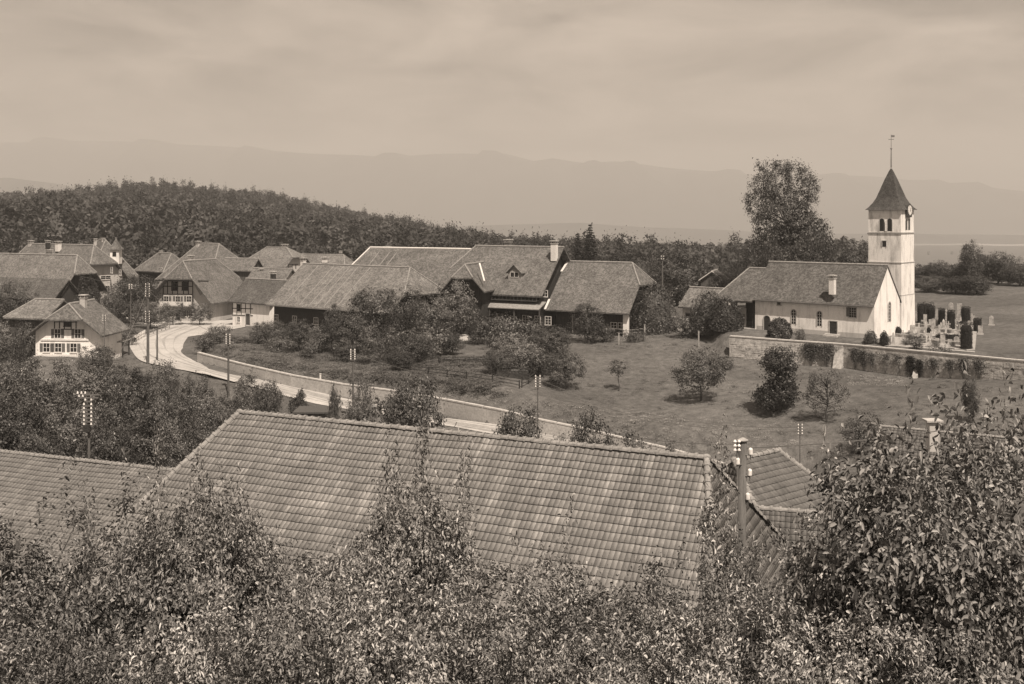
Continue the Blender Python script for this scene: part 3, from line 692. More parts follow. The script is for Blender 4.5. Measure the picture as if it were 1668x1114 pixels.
# left barns
h8 = House('barn', 'long barn with broad pale roof and dark gable end at the left edge', 'barn', (-40,196), (126,185), 23.4, 5.2, 6.6, 11.4, (0, 1), (.48, 2.0), 1.1, .9, 'plankd', 'roof_l')
h8b = House('lean_to', 'low tiled roof extension below the long barn at the left edge', 'outbuilding', (-40,190.5), (110,180.5), 19.4, 3.2, 3.2, 11.4, (0, 1), (0, .4), .6, .5, 'plankd', 'roof_d', caps=None)
h9 = House('farmhouse', 'farmhouse roof with three chimneys behind the long barn at left', 'house', (47,226), (153,215), 24.4, 6.6, 7.5, 11.5, (1, 3), (.5, 3.2), 1.1, 1, 'plaster2', 'roof')
h9.chimney(50, 225.5, 391, .8, 1.2, 'kerb', label='leftmost pale chimney'); h9.chimney(78, 221, 391, .7, 1.1, 'timber', label='dark middle chimney'); h9.chimney(95, 219, 392, .9, 1.6, 'white', label='white right chimney')
h9.chimney(80, 203, 406, .8, 1.0, 'metal'); h9.win('B', 172, 452, 2.4, .7)
h9.win('B', 168, 470, 1, 1.2); h9.win('B', 175, 470, 1, 1.2)
h10 = House('steep_roofed_house', 'steep roofed house with a little turret dormer at the forest edge', 'house', (161,232), (172,229), 25.2, 5.4, 8.0, 12, (1, 3.5), (1, 5.0), .8, .8, 'plank', 'roof')
h10.chimney(155, 231, 388, .6, 1, 'kerb'); h10.chimney(168, 230, 387, .6, 1, 'white')
tb = MB(); tx, ty = X(189, 226), 226; tz = ZP(425, 226)
tb.box((tx, ty, tz - .6), (1.9, 1.9, 3.2)); tur = tb.build('turret', M['plaster'], h10.root)
tb = MB(); tb.lathe((tx, ty, tz + 2.5), [(1.9, 0), (1.15, .7), (.45, 1.7), (.03, 2.6)], 4); tb.build('turret_roof', M['roof'], tur)
tb = MB(); tb.box((tx, ty - .97, tz + 1.0), (.8, .05, 1.0)); tb.build('pane', M['glass'], tur)
h10.win('F', 182, 440, 1, 1.1); h10.win('F', 196, 444, 1, 1.1)
h11 = House('cottage', 'small dark cottage with hipped roof between trees at the forest edge', 'house', (258,236), (279,233), 22.1, 4.2, 3.9, 12, (1, 3.2), (1, 3.2), .7, .8, 'plankd', 'roof')
h11.win('F', 262, 440, 1.2, 1.0); h11.chimney(262, 235, 408, .5, .8, 'metal'); 
h12 = House('farmhouse', 'tall hipped roof rising directly behind the half timbered house', 'house', (324,226), (357,222), 24.5, 7.6, 7.8, 11.5, (1, 5), (1, 6.5), 1, 1, 'plaster2', 'roof')
h12.chimney(323, 225.5, 392, .8, 1.2, 'kerb')
h13 = House('granary', 'low round edged plank granary with small tiled roof behind timbered house', 'outbuilding', (369,212), (419,210), 21.8, 2.6, 2.3, 11.5, (0, .3), (0, .3), .4, .5, 'plank', 'roof')
h14 = House('farmhouse', 'farmhouse with hipped roof and strip of timber framing behind low dark roofs', 'house', (434,231), (467,228.5), 23.5, 4.6, 4.0, 12, (1, 4.5), (.5, 3.5), .8, .8, 'plaster2', 'roof_l')
for x in (452, 458, 464, 470, 476, 482): h14.beam('F', (x, 430), (x, 438), .2)
h14.beam('F', (447, 430.5), (486, 430.5), .2); h14.chimney(464, 229.5, 397, .9, 1.2, 'timber')
h15 = House('outbuilding', 'long low tiled roof stretching in front of the forest left of centre', 'outbuilding', (482,242), (560,237), 21.6, 4.2, 3.6, 12.5, (0, 1), (1, 3), .6, .7, 'plankd', 'roof_l')
h15.chimney(529, 236, 418, .9, .7, 'white', label='small white skylight box'); h15.chimney(555, 238, 408, .5, .9, 'metal')
h16 = House('outbuilding', 'small roof with pale ridge and dark chimney in the gap between big roofs', 'outbuilding', (416,201), (474,198), 20.35, 3.6, 3.0, 11.3, (0, .4), (0, .4), .6, .6, 'plaster2', 'roof')
h16.chimney(426, 200, 437, .7, .9, 'white')
h17 = House('shed', 'low plank shed with hipped tile roof behind the white house', 'shed', (58,156), (100,154.5), 17.9, 3.6, 2.5, 11.3, (1, 2.6), (0, .5), .6, .6, 'plank', 'roof_l')
h18 = House('shed', 'small tiled shed with white wall between round trees beside the church', 'shed', (1128,166), (1180,162), 19.0, 3.4, 2.9, 13, (0, .5), (0, .4), .5, .6, 'plaster', 'roof_l')
h18.door('F', 1122, 512, 1.1, 2.0, 'timber', z0=13.1); h18.win('F', 1146, 508, .8, .9)
h19 = House('hut', 'small gable roof with pale verge board behind the shed near the church', 'shed', (1160,188), (1168,194), 20.4, 2.4, 1.7, 13.5, (0, .3), (0, .3), .4, .4, 'plank', 'roof_d')
mb = MB(); mb.slab([h19.L(-.36, 0, 20.5), h19.L(-.36, 2.4, 18.8), h19.L(-.2, 2.4, 18.8), h19.L(-.2, 0, 20.5)], .15); mb.slab([h19.L(-.36, -2.4, 18.8), h19.L(-.36, 0, 20.5), h19.L(-.2, 0, 20.5), h19.L(-.2, -2.4, 18.8)], .15); mb.build('verge_board', M['white'], h19.root)
h20 = House('cottage', 'tiny far cottage among bushes right of the church tower', 'house', (1533,262), (1556,260), 17.9, 3.0, 1.7, 14, (0, .5), (0, .5), .4, .4, 'plaster2', 'roof_l')

# ------------------------------------------------------------------ church
A0 = (X(1254, 149.8), 149.8); B0 = (49.75, 138.4)
ch = House('village_church', 'white village church with long tiled nave roof and small chimney', 'church', (1254,149.8), (1440,138.4), (A0, B0, 23.7), 4.65, 5.05, 14.3, (0, .15), (0, .12), .1, .45, 'plaster', 'roof_ch', th=.18)
ch.gutter(-1)
ch.win('F', 1269, 492, .45, .75, frame='kerb', nb=(1, 1), fr=.1)
o_, n_, t_ = ch.face('F')
arch_opening(ch.root, 'door', ch.at('F', 1249.5, 527), t_, n_, .95, 2.2, 'timber', True, 'kerb')
for x, y in ((1293, 516), (1335, 519)): arch_opening(ch.root, 'window', ch.at('F', x, y), t_, n_, .62, 1.95, 'glass', True, 'kerb', bars=4, fr=.1)
arch_opening(ch.root, 'door', ch.at('F', 1357.5, 536.5), t_, n_, 1.05, 2.15, 'timber', False, 'kerb')
ch.win('F', 1389, 509, .95, 1.25, frame='kerb', nb=(2, 3), fr=.08)
mb = MB(); c_ = ch.at('F', 1384.5, 508); mb.obox(c_, t_, n_, (-.45, .0), (.08, .13), (-.6, .62)); mb.build('shutter', M['shutter'], ch.root)
arch_opening(ch.root, 'window', ch.at('B', 1448, 508), ch.ey, ch.ex, .75, 2.6, 'glass', True, 'kerb', bars=5, d=.12)
for k in range(2):
    mb = MB(); c_ = ch.at('F', 1357.5, 551); c_.z = 14.3; mb.obox(c_, t_, n_, (-1, 1), (.1, 1.1 - .4 * k), (-.3, .14 + .14 * k)); mb.build('step', M['kerb'], ch.root)
mb = MB(); mb.obox(o_, t_, n_, (.2, ch.len - .1), (.002, .008), (13.5, 14.9)); mb.build('plinth', M['plaster2'], ch.root)
ch.chimney(1356, 138.8, 447, .7, 2.0, 'white')
# bell tower, part of the church
th_ = 4.6; C0 = Vector((52.95, 142.0, 0)); ex, ey = ch.ex, ch.ey; cen = C0 - ex * th_ / 2 + ey * th_ / 2 + Vector((0, 0, 0))
tw = thing('bell_tower', 'square white bell tower with flared pointed spire behind the church', 'tower', (cen.x, cen.y, 14.2))
def tlev(z0, z1, s_, name, mat):
    mb = MB(); mb.box((cen.x, cen.y, z0), (s_, s_, z1 - z0), ex[:2]); return mb.build(name, M[mat], tw)
tlev(13.2, 19.45, th_ + .16, 'tower_base', 'tower'); tlev(19.452, 23.9, th_ + .08, 'tower_middle', 'tower'); tlev(23.903, 27.9, th_, 'tower_upper', 'tower')
for z in (19.4, 23.85, 27.9): tlev(z + .003, z + .11, th_ + .2, 'string_course', 'kerb')
tlev(28.034, 31.2, th_ - .04, 'belfry', 'tower')
nF, nR = -ey, ex; oF = cen + nF * (th_ / 2 - .02); oR = cen + nR * (th_ / 2 - .02)
for dx in (-.55, .55):
    c = hitwall(1443, 366, oF, nF) + ex * dx; arch_opening(tw, 'bell_opening', c, ex, nF, .62, 1.75, 'glass', True, 'kerb', fr=.07, d=.05)
mb = MB(); c = hitwall(1443, 366, oF, nF); mb.tube(c + nF * .06 - Vector((0, 0, .9)), c + nF * .06 + Vector((0, 0, .5)), .1); mb.build('colonnette', M['white'], tw)
for dx in (-.5, .5): arch_opening(tw, 'bell_opening', oR + ey * dx + Vector((0, 0, 29.1)), ey, nR, .6, 1.5, 'glass', True, 'kerb', fr=.07, d=.05)
arch_opening(tw, 'window', hitwall(1440.5, 397, oF + nF * .03, nF), ex, nF, .55, .8, 'glass', False, 'kerb', fr=.08)
# spire: flared, four sided
prof = [(2.84, 31.12), (2.45, 31.5), (2.0, 32.1), (1.62, 32.8), (1.2, 34.0), (.7, 35.4), (.3, 36.4), (.07, 36.9)]
mb = MB(); 
def ring(r, z): return [cen + ex * (a * r) + ey * (b * r) + Vector((0, 0, z)) for a, b in ((-1, -1), (1, -1), (1, 1), (-1, 1))]
prof2 = [(r * .93, z) for r, z in prof]; rs = [ring(r, z) for r, z in prof2]
for a, b in zip(rs[:-1], rs[1:]):
    for i in range(4): j = (i + 1) % 4; mb.poly([a[i], a[j], b[j], b[i]])
mb.poly(rs[-1]); mb.poly(rs[0][::-1]); sp = mb.build('spire', M['slate'], tw)
mb = MB(); mb.tube((cen.x, cen.y, 37), (cen.x, cen.y, 39.6), .09, .05); mb.tube((cen.x, cen.y, 39.6), (cen.x, cen.y, 41.6), .035, .025); mb.lathe((cen.x, cen.y, 39.5), [(.02, 0), (.17, .15), (.02, .32)], 8); mb.build('finial', M['metal'], sp)
mb = MB(); mb.box((cen.x, cen.y, 40.9), (.75, .05, .07)); mb.box((cen.x + .22, cen.y, 41.25), (.5, .03, .28)); mb.build('weathercock', M['metal'], sp)
# clock gable on the right face
cc = oR + Vector((0, 0, 31.0)); mb = MB()
k = 10; arc = [(-.85, -.9), (.85, -.9)] + [(.85 * math.cos(math.pi * i / k), .15 + .85 * math.sin(math.pi * i / k)) for i in range(k + 1)]
fp = [cc + ey * a + Vector((0, 0, b)) + ex * .3 for a, b in arc]; bp = [p - ex * 1.2 for p in fp]
mb.poly(fp); 
for i in range(len(fp)): j = (i + 1) % len(fp); mb.poly([fp[i], bp[i], bp[j], fp[j]])
cg = mb.build('clock_gable', M['slate'], tw)
mb = MB(); pts = [cc + ex * .32 + ey * (.68 * math.cos(t)) + Vector((0, 0, .05 + .68 * math.sin(t))) for t in [2 * math.pi * i / 24 for i in range(24)]]
b_ = [p + ex * .05 for p in pts]; mb.poly(b_)
for i in range(24): j = (i + 1) % 24; mb.poly([pts[i], pts[j], b_[j], b_[i]])
ck = mb.build('clock_face', M['white'], cg)
for ang, ln in ((.4, .5), (2.2, .36)):
    mb = MB(); p = cc + ex * .39 + Vector((0, 0, .05)); q = p + ey * ln * math.sin(ang) + Vector((0, 0, ln * math.cos(ang))); mb.tube(p, q, .035, .015, 4); mb.build('clock_hand', M['timber'], ck)
for i in range(12):
    t = 2 * math.pi * i / 12; p = cc + ex * .385 + ey * (.56 * math.sin(t)) + Vector((0, 0, .05 + .56 * math.cos(t))); q = cc + ex * .385 + ey * (.64 * math.sin(t)) + Vector((0, 0, .05 + .64 * math.cos(t))); mb = MB(); mb.tube(p, q, .02, .02, 4); mb.build('hour_mark', M['timber'], ck)
# open porch of the church
pz0 = 14.4
A1 = Vector(ch.L(-3.4, .2, 0)[:2]); B1 = Vector(ch.L(-.2, .2, 0)[:2])
po = House('church_porch', 'open timber porch with hipped tile roof at the left end of the church', 'porch', (0,150), (0,150), (A1, B1, 22.7), 5.0, 4.4, 14.4, (1, 3.2), (0, 0), .9, .8, 'plankd', 'roof_ch', th=.16)

bpy.data.objects.remove(po.wall)
for (u, v_) in ((-2.6, -4.1), (.1, -4.1), (2.9, -4.1), (-2.6, 0), (-2.6, 3.9), (.1, 3.9)):
    c = po.L(u, v_, 0); mb = MB(); mb.box((c.x, c.y, 14.1), (.22, .22, 4.1), po.ex[:2]); mb.build('post', M['timber'], po.root)
mb = MB(); mb.obox(po.L(0, 0, 0), po.ex, po.ey, (-2.8, 3.0), (-4.2, -4.0), (18.0, 18.25)); mb.obox(po.L(0, 0, 0), po.ex, po.ey, (-2.8, -2.6), (-4.0, 4.0), (18.0, 18.25)); mb.build('tie_beam', M['timber'], po.root)
mb = MB(); mb.obox(po.L(0, 0, 0), po.ex, po.ey, (1.6, 3.3), (-2.0, 4.0), (14.0, 18.0)); mb.build('inner_wall', M['plankd'], po.root)
mb = MB(); mb.obox(po.L(0, 0, 0), po.ex, po.ey, (-2.8, 1.5), (4.0, 4.1), (14.0, 18.2)); mb.build('back_wall', M['plankd'], po.root)
mb = MB(); mb.obox(po.L(0, 0, 0), po.ex, po.ey, (-3, 3.5), (-4.6, 4.4), (13.6, 14.42)); mb.build('floor_slab', M['kerb'], po.root)
c = po.L(.9, -3.6, 0); mb = MB(); mb.box((c.x, c.y, 14.45), (1.2, .12, 2.7), po.ex[:2]); nb_ = mb.build('notice_board', M['plaster2'], po.root)
mb = MB(); mb.box((c.x, c.y - .12, 14.8), (.8, .02, 1.5), po.ex[:2]); mb.build('door_leaf', M['board'], nb_)
# ------------------------------------------------------------------ big tiled barn in the foreground
def tilemat(name, frame, lo, mid, hi):
    """interlocking clay tiles; tone by tile, lighter runs down the slope"""
    m, nt, bs, out = newmat(name)
    o, U, S = frame; g = pos(nt)
    sb = nt.nodes.new('ShaderNodeVectorMath'); sb.operation = 'SUBTRACT'; nt.links.new(g, sb.inputs[0]); sb.inputs[1].default_value = tuple(o)
    def dot(v, k):
        d = nt.nodes.new('ShaderNodeVectorMath'); d.operation = 'DOT_PRODUCT'; nt.links.new(sb.outputs[0], d.inputs[0]); d.inputs[1].default_value = tuple(v)
        q = nt.nodes.new('ShaderNodeMath'); q.operation = 'MULTIPLY'; q.inputs[1].default_value = k; nt.links.new(d.outputs['Value'], q.inputs[0]); return q.outputs[0]
    def fl(x):
        q = nt.nodes.new('ShaderNodeMath'); q.operation = 'FLOOR'; nt.links.new(x, q.inputs[0]); return q.outputs[0]
    def comb(a, b):
        c = nt.nodes.new('ShaderNodeCombineXYZ'); nt.links.new(a, c.inputs[0]); nt.links.new(b, c.inputs[1]); return c.outputs[0]
    u, s = dot(U, 1 / .205), dot(S, 1 / .37)
    wn = nt.nodes.new('ShaderNodeTexWhiteNoise'); nt.links.new(comb(fl(u), fl(s)), wn.inputs['Vector'])
    u2, s2 = dot(U, 1 / .62), dot(S, 1 / 2.4)
    n1 = noise(nt, comb(u2, s2), .9, 4, .68)
    n3 = noise(nt, comb(fl(dot(U, 1 / .41)), fl(dot(S, 1 / .74))), .9, 2, .5)
    c1 = ramp(nt, n1, [(.42, lo), (.55, mid), (.64, hi)])
    c3 = ramp(nt, n3, [(.35, (.9, .9, .9, 1)), (.68, (1.18, 1.18, 1.18, 1))])
    c2 = ramp(nt, wn.outputs['Value'], [(0, (.93, .93, .93, 1)), (.85, (1.03, 1.03, 1.03, 1)), (1, (1.2, 1.2, 1.2, 1))])
    f = ramp(nt, noise(nt, g, 9, 4, .7), [(.3, (.85, .85, .85, 1)), (.7, (1.12, 1.12, 1.12, 1))])
    c = mixc(nt, mixc(nt, mixc(nt, c1, c2, 1.0, 'MULTIPLY'), c3, 1.0, 'MULTIPLY'), f, 1.0, 'MULTIPLY')
    nt.links.new(c, bs.inputs['Base Color']); bs.inputs['Roughness'].default_value = .8; bs.inputs['Specular IOR Level'].default_value = .25
    bump(nt, bs, noise(nt, g, 30, 3, .6), .2, .01)
    return m
def tile_verts(w_, e):
    """one tile, x across, y down the slope, z off the slope; lower end lifted, a rolled rib at its side"""
    L_ = e + .05; h0, h1, t = .0, .046, .024
    xs = [(-w_ / 2 + .001, 0), (w_ / 2 - .05, 0), (w_ / 2 - .02, .0006), (w_ / 2 - .0008, .0004)]
    V = []
    for y, h in ((-.05, h0), (e, h1)):
        for x, r in xs: V.append((x, y, h + r + t))
        for x, r in xs: V.append((x, y, h + (0 if y < 0 else r * .3)))
    Fc = [(0, 1, 9, 8), (1, 2, 10, 9), (2, 3, 11, 10), (8, 9, 13, 12), (9, 10, 14, 13), (10, 11, 15, 14), (0, 8, 12, 4), (3, 7, 15, 11)]
    return np.array(V), np.array(Fc)
def inpoly(pt, poly):
    x, y = pt; c = False; n = len(poly); j = n - 1
    for i in range(n):
        a, b = poly[i], poly[j]
        if (a[1] > y) != (b[1] > y) and x < (b[0] - a[0]) * (y - a[1]) / (b[1] - a[1]) + a[0]: c = not c
        j = i
    return c
def tile_plane(root, o, U, S, poly, w_, e, mat, single=None, name='roof_tiles', seed=1):
    """tiles over polygon (u, s) of the plane o + uU + sS"""
    r = random.Random(seed); o, U, S = Vector(o), Vector(U), Vector(S); Nn = U.cross(S).normalized()
    if Nn.z < 0: Nn = -Nn
    us = [p[0] for p in poly]; ss = [p[1] for p in poly]; tiles = []
    nr = int((max(ss) - min(ss)) / e); 
    for i in range(nr + 1):
        s = min(ss) + i * e; u = min(us) + w_ / 2
        while u < max(us):
            if inpoly((u, s + e * .5), poly): tiles.append((u, s))
            u += w_
    V, Fc = tile_verts(w_, e); off = Vector(root.matrix_basis.translation); R = np.array([U, S, Nn])
    singles = []; allv = []; allf = []; b = 0
    if single:
        sc_ = []
        for k, (u, s) in enumerate(tiles):
            p = o + U * u + S * s; px = CX + p.x * F / p.y; py = HY + (CAMZ - p.z) * F / p.y
            if single(px, py): sc_.append((p.y, k))
        singles = set(k for _, k in sorted(sc_)[:290])
    if singles:
        me = npmesh('roof_tile', V @ R, Fc, mat)
    for k, (u, s) in enumerate(tiles):
        p = o + U * (u + r.uniform(-.004, .004)) + S * (s + r.uniform(-.012, .012)) + Nn * (r.uniform(0, .006) + .02 * math.sin(u * .55 + s * .3) + .012 * math.sin(u * 1.7 - s * .9)) - off
        if k in singles:
            ob = mkobj('roof_tile', me, root); ob.location = p
        else:
            allv.append(V @ R + np.array(p)); allf.append(Fc + b); b += len(V)
    mo = mkobj(name, npmesh(name, np.concatenate(allv), np.concatenate(allf), mat), root); mo['kind'] = 'stuff'
    return mo
def caps_line(root, p, q, mat, r_=.13, seg=.37, single=True, name='ridge_tile'):
    p, q = Vector(p), Vector(q); d = q - p; n = max(1, int(d.length / seg)); d.normalize(); side = d.cross(Vector((0, 0, 1))).normalized(); up = side.cross(d).normalized()
    off = Vector(root.matrix_basis.translation); me = None; allb = MB()
    def shape(mb, c, L_):
        k = 6
        for (t0, t1, ra, rb) in ((0, L_ * .86, r_ * .88, r_), (L_ * .82, L_ + .04, r_ * 1.22, r_ * 1.3)):
            b = len(mb.v)
            for t, rr in ((t0, ra), (t1, rb)):
                for i in range(k + 1):
                    a = math.pi * i / k; mb.v.append(tuple(c + d * t + side * rr * math.cos(a) + up * (rr * math.sin(a) - .03)))
            for i in range(k): mb.f.append((b + i, b + i + 1, b + k + 2 + i, b + k + 1 + i))
            mb.f.append(tuple(b + i for i in range(k + 1))); mb.f.append(tuple(b + k + 1 + i for i in reversed(range(k + 1))))
    L_ = (q - p).length / n
    if single:
        mb = MB(); shape(mb, Vector((0, 0, 0)), L_); me = bpy.data.meshes.new(name); me.from_pydata(mb.v, [], mb.f); me.materials.append(mat)
        for i in range(n):
            o = mkobj(name, me, root); o.location = p + d * (L_ * i) - off + up * rnd.uniform(-.008, .012); o.rotation_euler = (rnd.uniform(-.02, .02), rnd.uniform(-.02, .02), 0)
    else:
        for i in range(n): shape(allb, p + d * (L_ * i), L_)
        o = allb.build(name, mat, root); o['kind'] = 'stuff'

def tiled_roof(name, label, P0, P1, hw, pitch, kA, kB, wall, zg, w_, e, hi=.30, single=None, capsingle=False, runs=None, matv=(.195, .22, .31), cat='barn', back=True, wallk=.8):
    """hipped tiled roof; P0, P1 ridge ends; kA/kB hip run over slope run; front faces the camera"""
    P0, P1 = Vector(P0), Vector(P1); U = (P1 - P0); Ln = U.length; U.normalize(); dn = Vector((U.y, -U.x, 0))
    if dn.y > 0: dn = -dn
    tp = math.tan(pitch); sl_ = hw / math.cos(pitch); S = (dn * math.cos(pitch) - Vector((0, 0, math.sin(pitch)))).normalized()
    c = (P0 + P1) / 2; root = thing(name, label, cat, (c.x, c.y, zg)); dz = Vector((0, 0, -hw * tp)); bk = -dn
    mat = tilemat(name + '_tiles', (P0, U, S), *matv)
    low = Vector((0, 0, -.03))
    fA, fB = P0 - U * kA * hw + dn * hw + dz, P1 + U * kB * hw + dn * hw + dz
    gA, gB = P0 - U * kA * hw + bk * hw + dz, P1 + U * kB * hw + bk * hw + dz
    mb = MB()
    mb.slab([P0 + low, fA + low, fB + low, P1 + low], .2); mb.slab([P1 + low, gB + low, gA + low, P0 + low], .2)
    mb.slab([P0 + low, gA + low, fA + low], .2); mb.slab([P1 + low, fB + low, gB + low], .2)
    mb.build('roof_deck', M['plankd'], root)
    cs = math.cos(pitch)
    tile_plane(root, P0, U, S, [(0, 0), (-kA * hw, sl_), (Ln + kB * hw, sl_), (Ln, 0)], w_, e, mat, single, seed=3)
    # right hip face
    if kB > .05:
        hl = math.hypot(kB * hw, hw * tp); Sb = (U * kB * hw + dz).normalized()
        tile_plane(root, P1, dn, Sb, [(0, 0), (-hw, hl), (hw, hl)], w_, e, mat, None, 'hip_tiles', 5)
    if kA > .05:
        hl = math.hypot(kA * hw, hw * tp); Sb = (-U * kA * hw + dz).normalized()
        tile_plane(root, P0, dn, Sb, [(0, 0), (-hw, hl), (hw, hl)], w_, e, mat, None, 'hip_tiles', 6)
    if back:
        Sb = (bk * math.cos(pitch) - Vector((0, 0, math.sin(pitch)))).normalized()
        tile_plane(root, P0, U, Sb, [(0, 0), (-kA * hw, sl_), (Ln + kB * hw, sl_), (Ln, 0)], w_ * 2, e * 2, mat, None, 'back_tiles', 7)
    up = Vector((0, 0, .07))
    caps_line(root, P0 + up, P1 + up, M['cap'], single=capsingle)
    for a, b in ((P0, fA), (P1, fB), (P1, gB), (P0, gA)): caps_line(root, b + up, a + up, M['cap'], single=capsingle and a in (P0, P1) and b in (fA, fB))
    mb = MB(); i_ = wallk; zt = P0.z - hw * tp + .1
    q = [P0 - U * (kA * hw - .6) + dn * (hw - i_), P1 + U * (kB * hw - .6) + dn * (hw - i_), P1 + U * (kB * hw - .6) - dn * (hw - i_), P0 - U * (kA * hw - .6) - dn * (hw - i_)]
    mb.hexa([(p.x, p.y, zg - 1.5) for p in q] + [(p.x, p.y, zt) for p in q]); mb.build('wall', M[wall], root)
    return root, (P0, P1, U, dn, hw, tp)
RB = P(390, 673, 21.0); RE = P(1151, 748, 21.0)
tiled_roof('big_barn', 'big barn with huge hipped roof of flat interlocking tiles in mottled rows in the foreground', RB, RE, 7.6, math.radians(38), .43, .31, 'plankd', 11.3, .205, .37, single=lambda a, b: 640 < a < 1170 and b < 905, capsingle=True)
tiled_roof('lower_barn', 'lower tiled annex roof at the left edge adjoining the big barn', P(-60, 730, 16.4), P(300, 769.5, 16.4), 6.5, math.radians(29), .0, .0, 'plankd', 10.8, .24, .36, matv=(.16, .18, .22))
tiled_roof('tiled_house', 'small house with hipped tiled roof right of the utility pole', P(1196, 751, 19.0), P(1268, 735, 19.0), 3.4, math.radians(38), .5, .55, 'plaster', 13.2, .22, .32, matv=(.10, .125, .15), cat='house')
tiled_roof('low_wing', 'low tiled wing with pale wall showing between the bushes right of the pole', P(1228, 829, 17.4), P(1440, 846, 17.4), 1.7, math.radians(33), .0, .0, 'plaster', 12.8, .22, .32, matv=(.10, .125, .15), cat='house wing', wallk=.35)
S3r, s3 = tiled_roof('tiled_barn', 'tiled roof with pale capped chimney seen above the bush at right edge', P(1434, 695, 12.6), P(1640, 714, 12.6), 5.5, math.radians(36), .08, .0, 'plaster2', 7.5, .3, .36, matv=(.12, .15, .18), cat='house')
mb = MB(); y_ = 80.; x_ = X(1519, y_); zt = ZP(683, y_); mb.box((x_, y_, zt - 2.4), (.75, .75, 2.2)); c_ = mb.build('chimney', M['plaster2'], S3r)
mb = MB(); mb.box((x_, y_, zt - .14), (1.25, 1.1, .14)); 
for a, b in ((-1, -1), (1, -1), (1, 1), (-1, 1)): mb.box((x_ + a * .3, y_ + b * .3, zt - .4), (.12, .12, .28))
mb.build('chimney_cap', M['kerb'], c_)
# little flat roofed hut behind the barn ridge
hx, hy, hz = gp(512, 690, 60); hz = ZP(672, 104)
hy = 104; hx = X(512, hy); hg = G(hx, hy); hut = thing('hut', 'small flat roofed plank hut just behind the barn ridge', 'shed', (hx, hy, hg))
mb = MB(); mb.box((hx, hy, hg - .3), (2.9, 2.2, ZP(668, hy) - hg + .3)); mb.build('wall', M['board'], hut)
mb = MB(); mb.box((hx + .2, hy - .3, ZP(668, hy) + .01), (3.9, 3.4, .16)); mb.build('roof', M['plank'], hut)
mb = MB(); mb.box((hx + .4, hy - 1.13, hg), (.9, .06, 1.9)); mb.build('door', M['timber'], hut)

# ------------------------------------------------------------------ vegetation generators (numpy)
def unit(v): return v / (np.linalg.norm(v, axis=-1, keepdims=True) + 1e-9)
def leaves_mesh(name, C, D, size, mat, rs, near=False, asp=.5):
    """C centres, D preferred outward normals"""
    n = len(C); nrm = unit(D + rs.normal(0, .6, (n, 3)) + np.array([0, 0, .35])); a = unit(np.cross(nrm, rs.normal(0, 1, (n, 3)))); b = np.cross(nrm, a)
    l = (size * rs.uniform(.65, 1.3, n))[:, None]; w_ = l * asp * rs.uniform(.8, 1.2, (n, 1))
    if near:
        k = nrm * w_ * .28; droop = -np.array([0, 0, 1]) * l * rs.uniform(0, .25, (n, 1))
        V = np.stack([C - a * l * .5, C - a * l * .18 + b * w_ * .5 + k, C + a * l * .22 + b * w_ * .42 + k, C + a * l * .5 + droop, C + a * l * .22 - b * w_ * .42 + k, C - a * l * .18 - b * w_ * .5 + k], 1)
        idx = np.arange(n)[:, None] * 6; Fq = np.concatenate([idx + np.array([0, 1, 2, 3]), idx + np.array([0, 3, 4, 5])])
    else:
        V = np.stack([C - a * l * .5, C + b * w_ * .5 + nrm * w_ * .15, C + a * l * .5, C - b * w_ * .5 + nrm * w_ * .15], 1)
        Fq = np.arange(n)[:, None] * 4 + np.array([0, 1, 2, 3])
    return npmesh(name, V.reshape(-1, 3), Fq, mat)
_k = 176 / 1700.
LOBES = [((x - 1280) * _k, (446 - y) * _k, r * _k * 1.12) for x, y, r in ((1262, 300, 34), (1300, 312, 30), (1238, 305, 20), (1232, 322, 18), (1265, 335, 34), (1315, 330, 18), (1285, 358, 34), (1262, 380, 36), (1306, 372, 30), (1235, 392, 26), (1320, 396, 34), (1348, 386, 13), (1245, 415, 28), (1280, 412, 38), (1325, 415, 30))]
def crown_points(rs, H, R, z0, ncl, per, cr_, shape='round', shoots=0, lean=0):
    """cluster centres of a crown between z0 and H, radius R"""
    cl = []
    lob = [(rs.uniform(-.55, .55), rs.uniform(-.55, .55), rs.uniform(.15, .85), rs.uniform(.42, .68)) for _ in range(7)]
    h = H - z0; tries = 0
    while len(cl) < ncl and tries < ncl * 60:
        tries += 1
        p = rs.uniform(-1, 1, 3); rr = math.hypot(p[0], p[1]); t = (p[2] + 1) / 2
        if shape == 'round': lim = math.sqrt(max(0, 1 - (abs(t - .45) / .56) ** 2.2))
        elif shape == 'cone': lim = (1 - t) ** .8 * .95 + .05
        elif shape == 'tall': lim = math.sin(math.pi * min(1, t * .82 + .16)) ** .6
        elif shape == 'bell': lim = (1 - t ** 1.7) ** .6 * (.75 + .25 * math.sin(t * 9 + 1))
        else: lim = 1
        if shape == 'lobes':
            q = [((p[0] * R - a) ** 2 + (p[1] * R * .8) ** 2 + (z0 + t * h - c) ** 2) / (r_ * r_) for a, c, r_ in LOBES]
            if min(q) > 1 or (min(q) < .25 and rs.rand() < .5): continue
            cl.append((p[0] * R, p[1] * R, z0 + t * h)); continue
        if rr > lim: continue
        dens = rr / (lim + 1e-6)
        if rs.rand() > .25 + .75 * dens ** 1.5: continue
        if shape in ('round', 'tall', 'bell'):
            q = min(((p[0] - a) ** 2 + (p[1] - b) ** 2 + ((t - c) * 1.6) ** 2) / (r_ * r_) for a, b, c, r_ in lob)
            if q > 1.15: continue
        cl.append((p[0] * R, p[1] * R, z0 + t * h))
    cl = np.array(cl); c0 = np.array([0, 0, z0 + h * .45])
    k = rs.randint(0, len(cl), ncl * per); C = cl[k] + rs.normal(0, 1, (len(k), 3)) * np.array([cr_, cr_, cr_ * .75]) * rs.uniform(.4, 1.1, (len(k), 1))
    D = unit(C - c0)
    return cl, C, D
